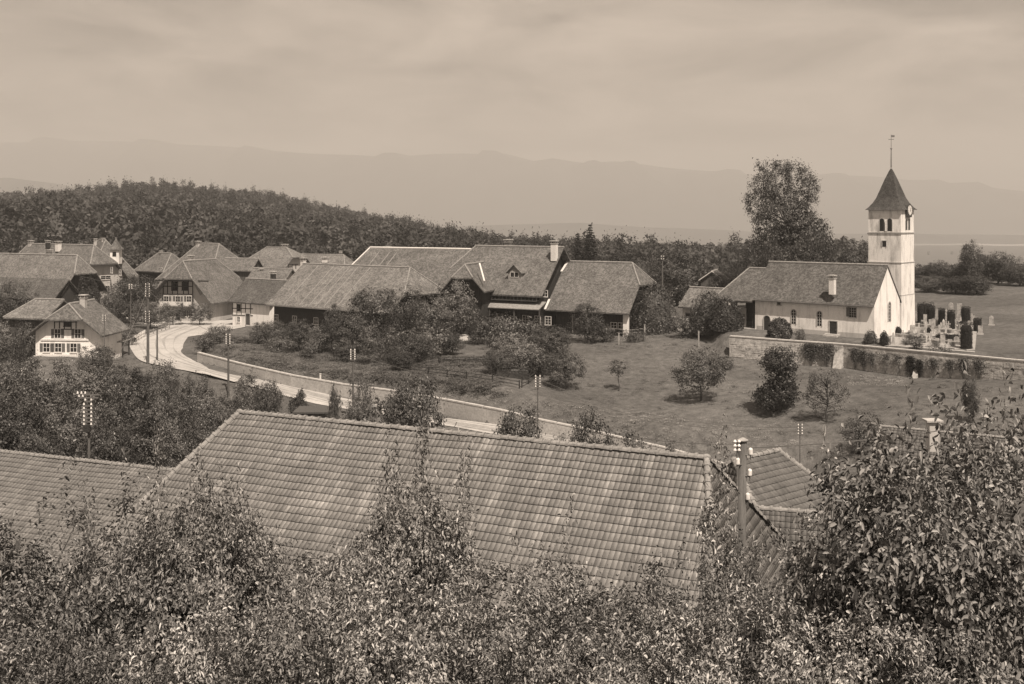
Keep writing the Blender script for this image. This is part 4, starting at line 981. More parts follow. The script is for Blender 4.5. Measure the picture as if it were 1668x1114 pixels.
def wood_mesh(name, cl, H, z0, r0, rs, nb=26, tw=True):
    mb = MB(); top = np.array([rs.uniform(-.1, .1), rs.uniform(-.1, .1), z0 + (H - z0) * .62]); pts = [np.zeros(3) - np.array([0, 0, .4])]
    for t in (.25, .5, .75, 1): pts.append(np.array([0, 0, 0]) * (1 - t) + top * t + np.r_[rs.normal(0, .035 * H * (1 if t < 1 else 0) * .6, 2), 0])
    for i in range(len(pts) - 1): mb.tube(pts[i], pts[i + 1], r0 * (1 - .2 * i), r0 * (1 - .2 * (i + 1)) + .01, 7, False)
    sel = rs.permutation(len(cl))[:nb]
    for k in sel:
        c = cl[k]; t = np.clip((c[2] - z0 * .8) / (H - z0) * .8, .12, .95); s_ = top * t; zz = max(z0 * .6, min(c[2] * .75, top[2])); s_ = np.array([top[0] * zz / top[2], top[1] * zz / top[2], zz])
        m_ = (s_ + c) / 2 + rs.normal(0, .05 * H, 3) * np.array([1, 1, .6]); mb.tube(s_, m_, r0 * .36, r0 * .22, 5, False); mb.tube(m_, c, r0 * .22, r0 * .05, 4, False)
    me = bpy.data.meshes.new(name); me.from_pydata(mb.v, [], mb.f); me.materials.append(M['bark']); return me
VAR = {}
def variant(key, seed, H, R, z0, ncl, per, cr_, size, shape='round', mat='leaf', r0=.11, near=False, asp=.55, nb=26, shoots=0):
    rs = np.random.RandomState(seed); cl, C, D = crown_points(rs, H, R, z0, ncl, per, cr_, shape)
    Ht = H
    if shoots:
        sp = []; sd = []; tips = []
        for _ in range(shoots):
            b = cl[rs.randint(len(cl))]; L_ = rs.uniform(.5, 1.5); d = unit(np.array([rs.normal(0, .16), rs.normal(0, .16), 1])); m_ = int(L_ * 75)
            b = np.array([b[0] * .5, b[1] * .5, max(b[2], z0 + (H - z0) * .8)])
            t = (np.round(rs.uniform(-.2, L_, m_) / .13) * .13 + rs.normal(0, .03, m_))[:, None]; q = b + d * t + rs.normal(0, 1, (m_, 3)) * (.045 + .1 * (1 - t / L_)); sp.append(q); sd.append(unit(rs.normal(0, 1, (m_, 3)) + d * .6)); tips.append((b, b + d * L_))
        C = np.concatenate([C] + sp); D = np.concatenate([D] + sd)
    lm = leaves_mesh(key + '_crown', C, D, size, M[mat], rs, near, asp); wm = wood_mesh(key + '_trunk', cl, H, z0, r0, rs, nb)
    VAR[key] = (H, R, lm, wm)
# mid distance trees (about 5 m tall)
for i in range(4): variant(f'apple{i}', 20 + i, 5.2, 2.6, .9, 160, 46, .28, .165, 'round', 'leaf_l' if i % 2 else 'leaf')
for i in range(2): variant(f'dense{i}', 40 + i, 5.0, 2.5, .5, 200, 44, .3, .165, 'round', 'leaf_d')
for i in range(2): variant(f'open{i}', 50 + i, 5.0, 2.4, 1.0, 100, 34, .28, .16, 'round', nb=40)
for i in range(2): variant(f'bell{i}', 60 + i, 6.5, 2.6, .4, 300, 34, .32, .22, 'bell', 'leaf_d')
variant('lime', 70, 17.5, 7.6, 1.5, 760, 62, .5, .27, 'lobes', 'leaf', r0=.34, nb=70)
variant('big2', 71, 12, 6.0, 1.2, 420, 40, .6, .36, 'round', 'leaf_d', r0=.3, nb=50)
variant('shrub0', 80, 2.4, 1.6, .1, 90, 24, .26, .17, 'round', 'leaf'); variant('shrub1', 81, 2.2, 1.7, .1, 90, 24, .24, .16, 'round', 'leaf_l')
variant('sapling', 82, 3.4, .8, 1.5, 34, 26, .17, .13, 'round', r0=.05, nb=14)
variant('clipped', 83, 3.2, 1.7, .1, 230, 26, .2, .13, 'round', 'leaf_d')
# near fruit trees
for i in range(3): variant(f'near{i}', 90 + i, 5.0, 2.4, .9, 150, 165, .2, .082, 'round', 'leaf_n', r0=.12, near=True, asp=.4, nb=90, shoots=0 if i == 0 else (6 if i == 2 else 20))
variant('neard', 93, 5.0, 2.4, .9, 165, 165, .215, .082, 'round', 'leaf_nd', r0=.12, near=True, asp=.4, nb=90, shoots=4)
variant('slim', 94, 5.0, .8, 1.2, 44, 110, .17, .08, 'tall', 'leaf_n', r0=.08, near=True, asp=.4, nb=40, shoots=4)
variant('close', 95, 4.6, 2.0, .4, 230, 95, .2, .092, 'round', 'leaf_n', r0=.11, near=True, asp=.42, nb=120, shoots=6)
variant('fill0', 96, 3.2, 1.5, .1, 125, 150, .16, .068, 'round', 'leaf_n', r0=.06, near=True, asp=.36, nb=80, shoots=5)
variant('filld', 98, 3.2, 1.5, .1, 125, 150, .16, .068, 'round', 'leaf_nd', r0=.06, near=True, asp=.36, nb=80, shoots=2)
variant('fill1', 97, 3.0, 1.5, .1, 140, 150, .16, .062, 'round', 'leaf_n', r0=.06, near=True, asp=.36, nb=80, shoots=0)
def conifer(key, H, R, seed, n=2600, size=.4):
    rs = np.random.RandomState(seed); C = []; D = []
    nw = 30
    for k in range(nw):
        t = k / nw; z = H * (.06 + .93 * t); r_ = R * (1 - t) ** .85 + .12; m_ = int(n / nw * 1.6 * (1 - t) + 14)
        nb = 9; ang = rs.randint(0, nb, m_) * 2 * math.pi / nb + k * 1.1 + rs.normal(0, .12, m_); q = rs.uniform(.12, 1, m_) ** .7 * r_ * rs.uniform(.8, 1.08, m_)
        C.append(np.stack([np.cos(ang) * q, np.sin(ang) * q, z - .28 * q + rs.normal(0, .06, m_)], 1)); D.append(np.stack([np.cos(ang) * .4, np.sin(ang) * .4, np.full(m_, .8)], 1))
    C = np.concatenate(C); D = np.concatenate(D); lm = leaves_mesh(key + '_crown', C, D, size, M['needle'], rs, False, .4)
    mb = MB(); mb.tube((0, 0, -.4), (0, 0, H * .97), R * .08, .03, 6, False); me = bpy.data.meshes.new(key + '_trunk'); me.from_pydata(mb.v, [], mb.f); me.materials.append(M['bark'])
    VAR[key] = (H, R, lm, me)
conifer('spruce', 14, 2.6, 5, 7000, .5)
def tree(var, px, Y, top, wpx, label, group=None, name='fruit_tree', cat='tree', bpy_=None, zt=None, x=None):
    """px centre; Y distance or None with base pixel bpy_; top = pixel of crown top; wpx = crown width in pixels"""
    if Y is None: Y = Yhit(px, bpy_)
    xx = X(px, Y) if x is None else x; g = G(xx, Y); H, R, lm, wm = VAR[var]; zt = ZP(top, Y) if zt is None else zt
    sz = max(.2, (zt - g) / H); sx = wpx * Y / F / (2 * R)
    r = thing(name, label, cat, (xx, Y, g), group)
    a = 0 if var == 'lime' else rnd.uniform(0, 6.28)
    cr_ = mkobj('crown', lm, r); tr = mkobj('trunk', wm, r)
    for o in (cr_, tr): o.scale = (sx, sx, sz); o.rotation_euler = (0, 0, a)
    return r
# --- meadow
topiary_late = []
tree('dense0', 921, None, 572, 66, 'dense round fruit tree on the meadow nearest the garden hedge', bpy_=634)
tree('sapling', 1008, None, 586, 30, 'thin young tree standing alone in the middle of the meadow', bpy_=637, name='young_tree')
tree('apple0', 1141, None, 563, 92, 'fruit tree with spreading low branches and broad shadow on the open meadow', bpy_=653)
tree('bell0', 1271, None, 552, 96, 'tall dense dark tree in front of the churchyard wall', bpy_=672, name='pear_tree')
tree('open0', 1347, None, 600, 74, 'small loose crowned tree right of the tall dense one', bpy_=688)
tree('open1', 1398, None, 668, 78, 'low open shrub beside the tiled roof at right', bpy_=742, name='shrub', cat='shrub')
tree('shrub0', 1181, None, 580, 34, 'small bush on the slope below the left end of the churchyard wall', bpy_=602, name='shrub', cat='shrub')
tree('dense1', 1583, None, 612, 34, 'dark tree cut off by the right edge above the meadow', bpy_=690)
# --- around church
tree('lime', 1280, 176, 266, 144, 'huge broad leaved tree towering behind the church roof', name='lime_tree')
tree('big2', 1310, 182, 345, 96, 'broad lower crown right behind the church ridge under the huge tree', name='broadleaf_tree')
tree('dense0', 1391, 168, 402, 56, 'dark rounded bush top between church roof and tower', name='broadleaf_tree')
tree('big2', 1105, 196, 410, 118, 'dark broad tree behind the sheds left of the church', name='broadleaf_tree')
tree('big2', 1045, 205, 428, 70, 'smaller dark tree behind the right end of the barn', name='broadleaf_tree')
tree('big2', 1192, 186, 438, 74, 'dark bush mass between hut gable and church porch', name='broadleaf_tree')
topiary_late.append(('big round tree close to the right end of the barn', 1066, 156, 6.4, 7.0))
topiary_late.append(('dense rounded bush in front of the shed left of the church', 1155, 150, 5.6, 5.6))
topiary_late.append(('dense bush touching the left end of the churchyard wall', 1181, 146.5, 4.8, 4.2))
tree('shrub0', 1112, 150, 513, 50, 'low bush between the round tree and the dense bush', name='shrub', cat='shrub')
topiary_late.append(('clipped round bush beside the arched church door', 1270, 139.8, 3.0, 2.35))
tree('shrub0', 1302, 137, 535, 22, 'tiny bush at the church wall between the arched windows', name='shrub', cat='shrub')
tree('spruce', 961, 238, 362, 50, 'taller of the two dark spruces behind the barn ridge', name='spruce_tree')
tree('spruce', 941, 240, 377, 44, 'shorter dark spruce left of its taller neighbour', name='spruce_tree')
for px, Y, top, wd, l in ((1505, 232, 432, 46, 'first bush on the skyline right of the tower'), (1530, 228, 424, 40, 'pointed tree on the skyline right of the tower'), (1562, 226, 428, 52, 'bushy tree on the skyline near the right edge'),
                       (1584, 220, 392, 40, 'tall slim tree at the right edge of the skyline'), (1625, 222, 410, 70, 'broad tree just beyond the right edge of the skyline'), (1660, 215, 430, 60, 'rightmost tree on the skyline'), (1556, 203, 450, 50, 'dark bush casting shade in the field behind the churchyard'), (1590, 200, 446, 56, 'broad bush at the field edge near the right border'), (1512, 208, 452, 44, 'bush in the field behind the T shaped yews'), (1495, 218, 448, 44, 'low bush at the foot of the tower in the field'), (1518, 220, 448, 44, 'low field bush second from the tower')):
    tree('big2', px, Y, top, wd, l, 'trees behind the churchyard field', 'broadleaf_tree')
# --- village greenery
VG = [('dense1', 955, 150, 494, 60, 'round bush tree in front of the barn doors', 'fruit_tree'),
 ('apple1', 742, 158, 452, 78, 'leafy tree half hiding the gabled wing of the farmhouse', 'fruit_tree'), ('apple2', 706, 152, 478, 86, 'tree left of the garden path by the farmhouse', 'fruit_tree'),
 ('apple3', 655, 156, 464, 70, 'tree under the hipped end of the big barn', 'fruit_tree'), ('dense0', 608, 150, 468, 84, 'large dark tree in front of the striped barn roof', 'fruit_tree'),
 ('apple0', 575, 147, 508, 74, 'tree at the lower edge of the striped barn roof', 'fruit_tree'), ('dense1', 540, 150, 494, 40, 'small pointed tree against the striped barn eave', 'fruit_tree'),
 ('apple1', 618, 140, 528, 70, 'round tree standing on the bank above the road post', 'fruit_tree'), ('shrub1', 690, 142, 530, 90, 'pale low shrub left of the garden path', 'shrub'), ('apple2', 668, 136, 540, 80, 'broad tree at the lower left garden corner', 'fruit_tree'),
 ('dense0', 648, 131, 570, 54, 'dark low tree at the end of the garden fence', 'fruit_tree'), ('dense1', 735, 143, 540, 46, 'dark bush immediately left of the garden path', 'bush'),
 ('shrub0', 790, 150, 512, 60, 'vine like bush at the left of the farmhouse terrace', 'bush'), ('shrub0', 828, 148, 514, 66, 'middle bush along the farmhouse terrace', 'bush'), ('shrub0', 862, 146, 520, 60, 'right bush along the farmhouse terrace', 'bush'),
 ('shrub1', 838, 139, 540, 80, 'pale flowering shrub in the farmhouse garden', 'shrub'), ('dense0', 895, 140, 530, 74, 'dark tree at the right end of the garden', 'fruit_tree'), ('apple3', 848, 130, 552, 96, 'spreading tree over the garden hedge', 'fruit_tree'),
 ('apple0', 812, 128, 570, 60, 'low tree in the middle of the garden', 'fruit_tree'), ('shrub0', 878, 130, 570, 54, 'bush at the lower right garden corner', 'bush'), ('shrub1', 755, 134, 588, 70, 'low leafy vegetable bed beside the garden hedge', 'plant bed'),
 ('shrub0', 705, 134, 594, 60, 'leafy bed behind the garden rail', 'plant bed'), ('shrub0', 985, 150, 530, 40, 'low bush by the rail fence under the barn', 'bush'), ('shrub1', 1035, 149, 536, 36, 'weeds by the white corner pier of the barn', 'bush'),
 ('apple1', 520, 150, 524, 60, 'tree in the hedge under the long barn eave', 'fruit_tree'), ('dense0', 487, 151, 520, 50, 'dark tree in the hedge left of the small pointed one', 'fruit_tree'), ('apple0', 452, 154, 522, 54, 'second tree in the hedge from the white wing', 'fruit_tree'),
 ('dense1', 422, 158, 525, 48, 'first tree in the hedge beside the white wing', 'fruit_tree'), ('apple3', 392, 160, 545, 46, 'tree on the bank corner where the lane turns', 'fruit_tree'), ('shrub0', 358, 160, 530, 44, 'bush at the inner edge of the road bend', 'bush'),
 ('shrub0', 332, 150, 545, 44, 'bush above the start of the retaining wall', 'bush'), ('shrub1', 455, 148, 548, 60, 'pale shrub on the bank below the hedge', 'shrub'), ('shrub0', 505, 145, 556, 34, 'small dark upright bush on the grassy bank', 'bush'), ('shrub0', 560, 142, 558, 46, 'bush at the right end of the hedge on the bank', 'bush'),
 ('apple2', 326, 190, 488, 44, 'tree before the right corner of the half timbered house', 'fruit_tree'), ('apple1', 282, 190, 490, 42, 'tree before the door of the half timbered house', 'fruit_tree'), ('apple3', 246, 184, 486, 60, 'tree at the left of the half timbered house', 'fruit_tree'),
 ('dense0', 222, 192, 448, 76, 'large tree in the village square behind the pole', 'broadleaf_tree'), ('apple0', 262, 205, 452, 60, 'tree behind the half timbered house gable', 'fruit_tree'), ('apple1', 196, 200, 462, 50, 'tree in front of the far farmhouse wall', 'fruit_tree'), ('apple2', 178, 185, 470, 44, 'tree by the dark barn gable', 'fruit_tree'),
 ('dense1', 140, 168, 448, 48, 'dark creeper tree against the barn gable', 'broadleaf_tree'), ('apple0', 30, 165, 456, 64, 'tree in front of the pale roof at the left edge', 'fruit_tree'), ('apple1', 22, 150, 520, 70, 'tree left of the plank shed at the left edge', 'fruit_tree'),
 ('shrub0', 50, 146, 532, 40, 'bush between plank shed and white house', 'bush'), ('shrub1', 195, 160, 528, 60, 'garden shrub behind the white house', 'shrub'), ('shrub0', 165, 136, 565, 40, 'bush before the pergola', 'bush'), ('apple3', 150, 133, 560, 56, 'tree hiding the lower right wall of the white house', 'fruit_tree'),
 ('shrub0', -20, 150, 560, 80, 'bush cut off by the left edge', 'bush'), ('apple2', -30, 160, 470, 90, 'tree cut off by the left edge', 'fruit_tree')]
for v_, px, Y, top, wd, l, n_ in VG:
    tree(v_, px, Y, top, wd, l, name=n_, cat={'fruit_tree': 'tree', 'broadleaf_tree': 'tree'}.get(n_, n_))
# --- orchard on the left below the road
OR = [(20, 112, 590, 90), (75, 116, 582, 90), (30, 128, 568, 80), (128, 120, 590, 90), (182, 122, 592, 84), (230, 124, 592, 70), (262, 122, 585, 62), (285, 116, 612, 70), (322, 118, 600, 52), (150, 105, 615, 100), (60, 100, 622, 110), (-20, 100, 612, 90),
 (215, 108, 622, 90), (262, 104, 640, 84), (190, 96, 648, 100), (110, 92, 650, 110), (30, 88, 655, 110), (240, 92, 664, 90), (300, 104, 640, 76), (330, 112, 630, 70), (365, 112, 636, 70), (408, 116, 604, 66), (438, 112, 620, 54), (485, 112, 628, 50), (350, 98, 650, 80), (300, 90, 676, 90), (-40, 86, 660, 100), (60, 80, 690, 90), (180, 82, 690, 90)]
wh = ['by the left edge', 'below the white house', 'left of the white house terrace', 'below the pergola', 'near the pergola', 'below the road bend', 'with pointed top at the road bend', 'beside the road edge', 'with bare twigs at the roadside', 'in the middle of the orchard', 'behind the post with many insulators', 'half outside the left edge',
 'right of the orchard middle', 'behind the barn hip', 'right of the insulator post', 'left of the insulator post', 'at the lower left', 'just above the annex roof right end', 'up the slope from the barn hip', 'in the roadside row', 'second in the roadside row', 'tallest before the road wall', 'with pale trunk by the road', 'last before the hut', 'close behind the barn corner', 'touching the barn hip', 'outside the left edge, lower row', 'low, above the annex ridge at left', 'shading the ground by the annex ridge']
for i, (px, Y, top, wd) in enumerate(OR):
    tree(['apple0', 'apple1', 'apple2', 'apple3', 'dense0', 'bell1'][i % 6], px, Y, top, wd, 'orchard tree ' + wh[i], 'orchard trees on the slope below the road')
# --- along the road behind the barn ridge
RT = [('dense0', 678, 92, 614, 104, 'big dense dark tree right behind the barn ridge'), ('apple1', 592, 98, 606, 62, 'slender tree in front of the road'), ('shrub0', 546, 100, 626, 26, 'small narrow tree by the hut', ), ('shrub1', 620, 92, 652, 110, 'pale shrubbery behind the barn ridge'),
 ('open0', 580, 94, 650, 60, 'loose bush beside the hut'), ('dense0', 848, 84, 662, 92, 'pointed bush tree before the road wall'), ('dense1', 968, 80, 670, 92, 'leafy tree top over the barn ridge right of centre'), ('apple1', 928, 80, 698, 70, 'low bush left of the leafy tree top on the ridge line'),
 ('apple2', 1014, 80, 688, 92, 'spreading bush right of the leafy tree top'), ('apple1', 1077, 78, 712, 56, 'small bush near the right end of the barn ridge'), ('shrub1', 1105, 80, 735, 50, 'tiny weeds over the barn ridge at right'), ('open1', 640, 94, 640, 50, 'open bush left of the big dense tree')]
for q in RT: tree(*q[:5], q[5], name='roadside_tree', cat='tree')
# --- foreground belt of fruit trees on the slope
FG = [('neard', 55, 20, 842, 430, 'fruit tree with bushy crown at the lower left edge'), ('slim', 122, 19, 835, 90, 'slender shoot rising before the annex roof'), ('neard', 235, 18.5, 826, 380, 'fruit tree before the left corner of the big barn'), ('slim', 243, 18.8, 752, 80, 'thin leafy leader left of the barn hip'),
 ('near1', 330, 18, 824, 320, 'fruit tree with several upright shoots covering the barn hip'), ('near0', 480, 15.5, 902, 380, 'low round fruit tree before the barn eave left of centre'), ('near1', 665, 16.5, 842, 320, 'fruit tree with the tallest upright shoots in front of the big roof'), ('slim', 684, 16.8, 708, 110, 'tallest leafy leader standing out against the big roof'), ('slim', 612, 16.6, 762, 110, 'shorter leafy leader left of the tallest one'), ('slim', 735, 16.9, 768, 95, 'leaning leafy leader right of the tallest one'),
 ('near2', 870, 14.8, 915, 340, 'fruit tree with sprawling branch before the big roof'), ('near0', 1010, 13.5, 968, 340, 'low fruit tree below the right part of the big roof'),
 ('neard', 1125, 14.8, 912, 330, 'dark stemmed fruit tree left of the utility pole foot'), ('near0', 1232, 16.5, 872, 260, 'fruit tree at the utility pole foot'), ('slim', 1167, 21, 752, 105, 'slim leafy tree just left of the utility pole'),
 ('near2', 1335, 13.5, 965, 330, 'fruit tree under the pale wall of the low wing'), ('close', 1500, 10.8, 712, 450, 'large leaved tree crowding the lower right corner, nearest to the viewer'), ('close', 1640, 12.0, 690, 420, 'large leaved tree cut off by the right edge'), ('close', 1390, 12.4, 800, 300, 'left flank tree of the large leaved group')]
for q in FG: tree(*q[:5], q[5], 'fruit trees on the foreground slope', 'fruit_tree')
for i, (px, Y, top, l) in enumerate([(20, 12, 1030, 'at the lower left corner'), (185, 12, 1045, 'beside the dark gap at lower left'), (330, 11.5, 1000, 'at the bottom, left of centre'), (470, 10.5, 985, 'under the low round fruit tree'), (640, 10.5, 960, 'bottom centre left with the palest leaves'), (810, 10.5, 1000, 'at the bottom centre'), (975, 10.5, 1040, 'at the bottom, right of centre'),
    (1090, 10.5, 1010, 'left of the dark stemmed tree foot'), (1230, 10.5, 975, 'between the stem and the large leaved tree'), (1390, 9.5, 1000, 'under the large leaved group'), (1560, 9.5, 1040, 'in the lower right corner'), (560, 13, 925, 'behind the palest bottom bush'), (770, 13, 935, 'behind the bottom centre bush'), (20, 15, 950, 'above the lower left corner')]):
    tree('filld' if px < 200 else ['fill0', 'fill1'][i % 2], px, Y, top, 330, 'leafy bush ' + l, 'bushes along the bottom of the slope', 'leafy_bush', 'bush')
# ------------------------------------------------------------------ utility poles
INS = None
def ins_mesh(s_):
    s_ *= .62
    mb = MB(); mb.lathe((0, 0, 0), [(.03, -.05), (.09, 0), (.085, .05), (.05, .07), (.075, .1), (.05, .16), (.01, .18)], 8)
    me = bpy.data.meshes.new('insulator'); me.from_pydata([(a * s_, b * s_, c * s_) for a, b, c in mb.v], [], mb.f); me.materials.append(M['porc']); return me
def pole(label, px, Y, top, r_, arms, s_=1.3, name='telegraph_pole', cat='pole', cap=False, group='wooden line poles', base=None, lean=0):
    x = X(px, Y); g = G(x, Y) if base is None else base; zt = ZP(top, Y); t = thing(name, label, cat, (x, Y, g), group)
    mb = MB(); mb.tube((x, Y, g - .5), (x + lean, Y, zt), r_ * 1.15, r_ * .85, 10); mb.build('shaft', M['pole'], t, smooth=False)
    me = ins_mesh(s_)
    if cap:
        mb = MB(); mb.lathe((x + lean, Y, zt - .02), [(r_ * 1.35, 0), (r_ * 1.4, .05), (.02, .17)], 10); mb.build('pole_cap', M['kerb'], t)
    for (dz, offs) in arms:
        z = zt - dz; mb = MB()
        mb.box((x, Y - r_ - .04, z - .05), (max(abs(o) for o in offs) * 2 + .1, .07, .09)); mb.build('crossarm', M['metal'], t)
        for o_ in offs:
            i = mkobj('insulator', me, t); i.location = (x + o_ - x, -(r_ + .04), z + .06 * s_ - g)
    return t
two = (-.22, .22); four = (-.5, -.2, .2, .5)
pole('tall telegraph pole with two groups of insulators at the road bend', 241, 140.5, 460, .17, [(.3 + .32 * k, (-.25, .25)) for k in range(6)] + [(4.0 + .32 * k, (-.25, .25)) for k in range(5)], 1.15)
pole('shorter thin pole beside the tall one at the road bend', 256, 143, 530, .11, [(.1, (-.15, .15))], 1.0)
pole('telegraph pole with five rows of white insulators at the start of the retaining wall', 372, None or 124.5, 545, .12, [(.1 + .26 * k, two) for k in range(5)], 1.3)
pole('telegraph pole with bright insulators in front of the grassy bank', 575, 113, 570, .1, [(.1 + .24 * k, two) for k in range(5)], 1.4)
pole('telegraph pole with white insulators by the garden corner below the meadow', 876, 106, 613, .06, [(.08 + .26 * k, two) for k in range(5)], 1.35)
pole('telegraph pole with double column of insulators in front of the lower meadow', 1303, 88, 692, .04, [(.08 + .24 * k, (-.16, .16)) for k in range(4)], 1.1)
pole('pole beside the dark trees behind the barn', 1079, 172, 416, .13, [(.25 + .4 * k, (-.2, .2)) for k in range(2)], 1.3)
pole('slim pole with pale insulators in the village square', 213, 178, 464, .09, [(.1 + .3 * k, two) for k in range(3)], 1.6)
pole('slim pole rising beside the white house roof', 170, 133, 514, .05, [(.05 + .22 * k, (-.16, .16)) for k in range(4)], 1.0)
pole('thin pole with faint insulators among the left orchard trees', 39, 118, 600, .07, [(.1 + .25 * k, two) for k in range(2)], 1.0)
pz = pole('orchard pole crowded with a wide rack and column of insulators', 145, 69, 641, .09, [(.05, (-.7, -.45, -.2)), (.25, (-.6, -.35)), (.5, (-.2, .2))] + [(.8 + .26 * k, (-.28, .2)) for k in range(6)], 1.25)
mb = MB(); x_, y_ = X(144, 69), 69; mb.box((x_, y_ - .22, ZP(702, 69)), (.42, .25, .45)); mb.build('switch_box', M['timber'], pz)
# near pole
np_ = thing('utility_pole', 'thick near wooden pole with pale cap and white insulators right of big roof', 'pole', (X(1206, 26), 26, G(X(1206, 26), 26)))
x_, y_ = X(1210, 26), 26.; zt = ZP(717, 26); g_ = G(x_, y_); mb = MB(); mb.tube((x_ - .12, y_, g_ - .5), (x_ + .0, y_, zt), .125, .1, 14); mb.build('shaft', M['pole'], np_, smooth=True)
mb = MB(); mb.lathe((x_, y_, zt - .02), [(.13, 0), (.14, .03), (.02, .09)], 12); mb.build('pole_cap', M['grave'], np_)
for dx, py in ((.17, 733), (-.15, 749), (.15, 767), (.1, 806)):
    z = ZP(py, 26); mb = MB(); mb.tube((x_ + dx * .3, y_ - .08, z - .1), (x_ + dx, y_ - .1, z - .1), .018, k=5); mb.tube((x_ + dx, y_ - .1, z - .22), (x_ + dx, y_ - .1, z + .02), .015, k=5); mb.build('bracket', M['metal'], np_)
    mb = MB(); mb.lathe((x_ + dx, y_ - .1, z - .1), [(.04, 0), (.055, .02), (.055, .13), (.045, .16), (.015, .18)], 10); mb.build('insulator', M['porc'], np_, smooth=False)
mb = MB(); mb.obox((x_ - .16, y_ - .1, 0), (1, 0), (0, 1), (-.02, .02), (-.02, .02), (ZP(790, 26), ZP(716, 26))); mb.build('bracket', M['metal'], np_)
for k, py in enumerate((716, 723, 730)):
    for dx in (-.22, -.12):
        mb = MB(); mb.lathe((x_ + dx, y_ - .12, ZP(py + 3, 26)), [(.025, 0), (.045, .02), (.03, .05), (.01, .07)], 8); mb.build('insulator', M['porc'], np_)
# sagging wires
def wire(label, a, b, sag=1.0, r_=.012, group='overhead wires'):
    a, b = Vector(a), Vector(b); mb = MB(); pts = [a.lerp(b, i / 14) - Vector((0, 0, 4 * sag * (i / 14) * (1 - i / 14))) for i in range(15)]
    for p, q in zip(pts[:-1], pts[1:]): mb.tube(p, q, r_, k=4, caps=False)
    o = mb.build('wire', M['metal']); tag(o, label, 'wire', group)
wire('thin wire from the near pole out over the big roof', (x_ - .15, 25.9, zt - .1), (X(876, 106), 106, ZP(618, 106)), 1.6, .008)
wire('thin wire crossing the pale roof at left to the bend pole', (X(-60, 120), 120, ZP(380, 120)), (X(241, 140.5), 140.5, ZP(470, 140.5)), 1.0, .02)

for l_, a_, b_, s_ in (('wires between the orchard pole and the road bend pole', (145, 69, 650), (241, 140.5, 466), 1.2), ('wire along the road from the bend pole to the bank pole', (241, 140.5, 472), (372, 124.5, 550), .8), ('wire from the first bank pole to the second bank pole', (372, 124.5, 549), (575, 113, 574), 1.0), ('lower wire from the first bank pole to the second bank pole', (372, 124.5, 556), (575, 113, 581), 1.0),
    ('wire from the second bank pole to the garden corner pole', (575, 113, 574), (876, 106, 617), 1.2), ('wire from the garden corner pole to the meadow pole', (876, 106, 617), (1303, 88, 696), 1.4), ('lower wire from the garden corner pole to the meadow pole', (876, 106, 624), (1303, 88, 703), 1.4), ('wire from the bend pole into the village square', (241, 140.5, 466), (213, 178, 468), .4), ('wire from the near pole to the upper right', (1210, 26, 730), (1750, 60, 640), .6)):
    wire(l_, (X(a_[0], a_[1]), a_[1], ZP(a_[2], a_[1])), (X(b_[0], b_[1]), b_[1], ZP(b_[2], b_[1])), s_, .02)

# ------------------------------------------------------------------ churchyard
def stone(px, py, h, w_, kind, label, Y=None):
    x, y, z = gp(px, py, 122.) if Y is None else (X(px, Y), Y, G(X(px, Y), Y)); t = Vector((.9, -.43, 0)); n = Vector((-.43, -.9, 0)); mb = MB(); r = thing('gravestone', label, 'gravestone', (x, y, z), 'gravestones of the churchyard')
    o = Vector((x, y, z)); b = MB(); b.obox(o, t, n, (-w_ / 2 - .12, w_ / 2 + .12), (-.2, .2), (-.15, .16)); b.build('base', M['kerb'], r)
    if kind == 'cross':
        mb.obox(o, t, n, (-.07, .07), (-.06, .06), (.162, h)); mb.obox(o, t, n, (-w_ / 2, w_ / 2), (-.05, .05), (h * .62, h * .62 + .14))
    elif kind == 'obelisk':
        q = [o + t * a * w_ / 2 + n * b_ * w_ / 2 + Vector((0, 0, .162)) for a, b_ in ((-1, -1), (1, -1), (1, 1), (-1, 1))] + [o + t * a * w_ * .28 + n * b_ * w_ * .28 + Vector((0, 0, h)) for a, b_ in ((-1, -1), (1, -1), (1, 1), (-1, 1))]; mb.hexa(q)
        mb.poly([q[4], q[5], o + Vector((0, 0, h + w_ * .5))]); mb.poly([q[5], q[6], o + Vector((0, 0, h + w_ * .5))]); mb.poly([q[6], q[7], o + Vector((0, 0, h + w_ * .5))]); mb.poly([q[7], q[4], o + Vector((0, 0, h + w_ * .5))])
    else:
        k = 8; pr = [(-w_ / 2, .162), (w_ / 2, .162)] + [(w_ / 2 * math.cos(math.pi * i / k), h - w_ / 2 + w_ / 2 * math.sin(math.pi * i / k)) for i in range(k + 1)] if kind == 'round' else [(-w_ / 2, .162), (w_ / 2, .162), (w_ / 2, h), (-w_ / 2, h)]
        f = [o + t * a + n * .09 + Vector((0, 0, c)) for a, c in pr]; bk = [p - n * .18 for p in f]; mb.poly(f); mb.poly(bk[::-1])
        for i in range(len(f)): j = (i + 1) % len(f); mb.poly([f[i], bk[i], bk[j], f[j]])
    mb.build('slab', M['grave'], r)
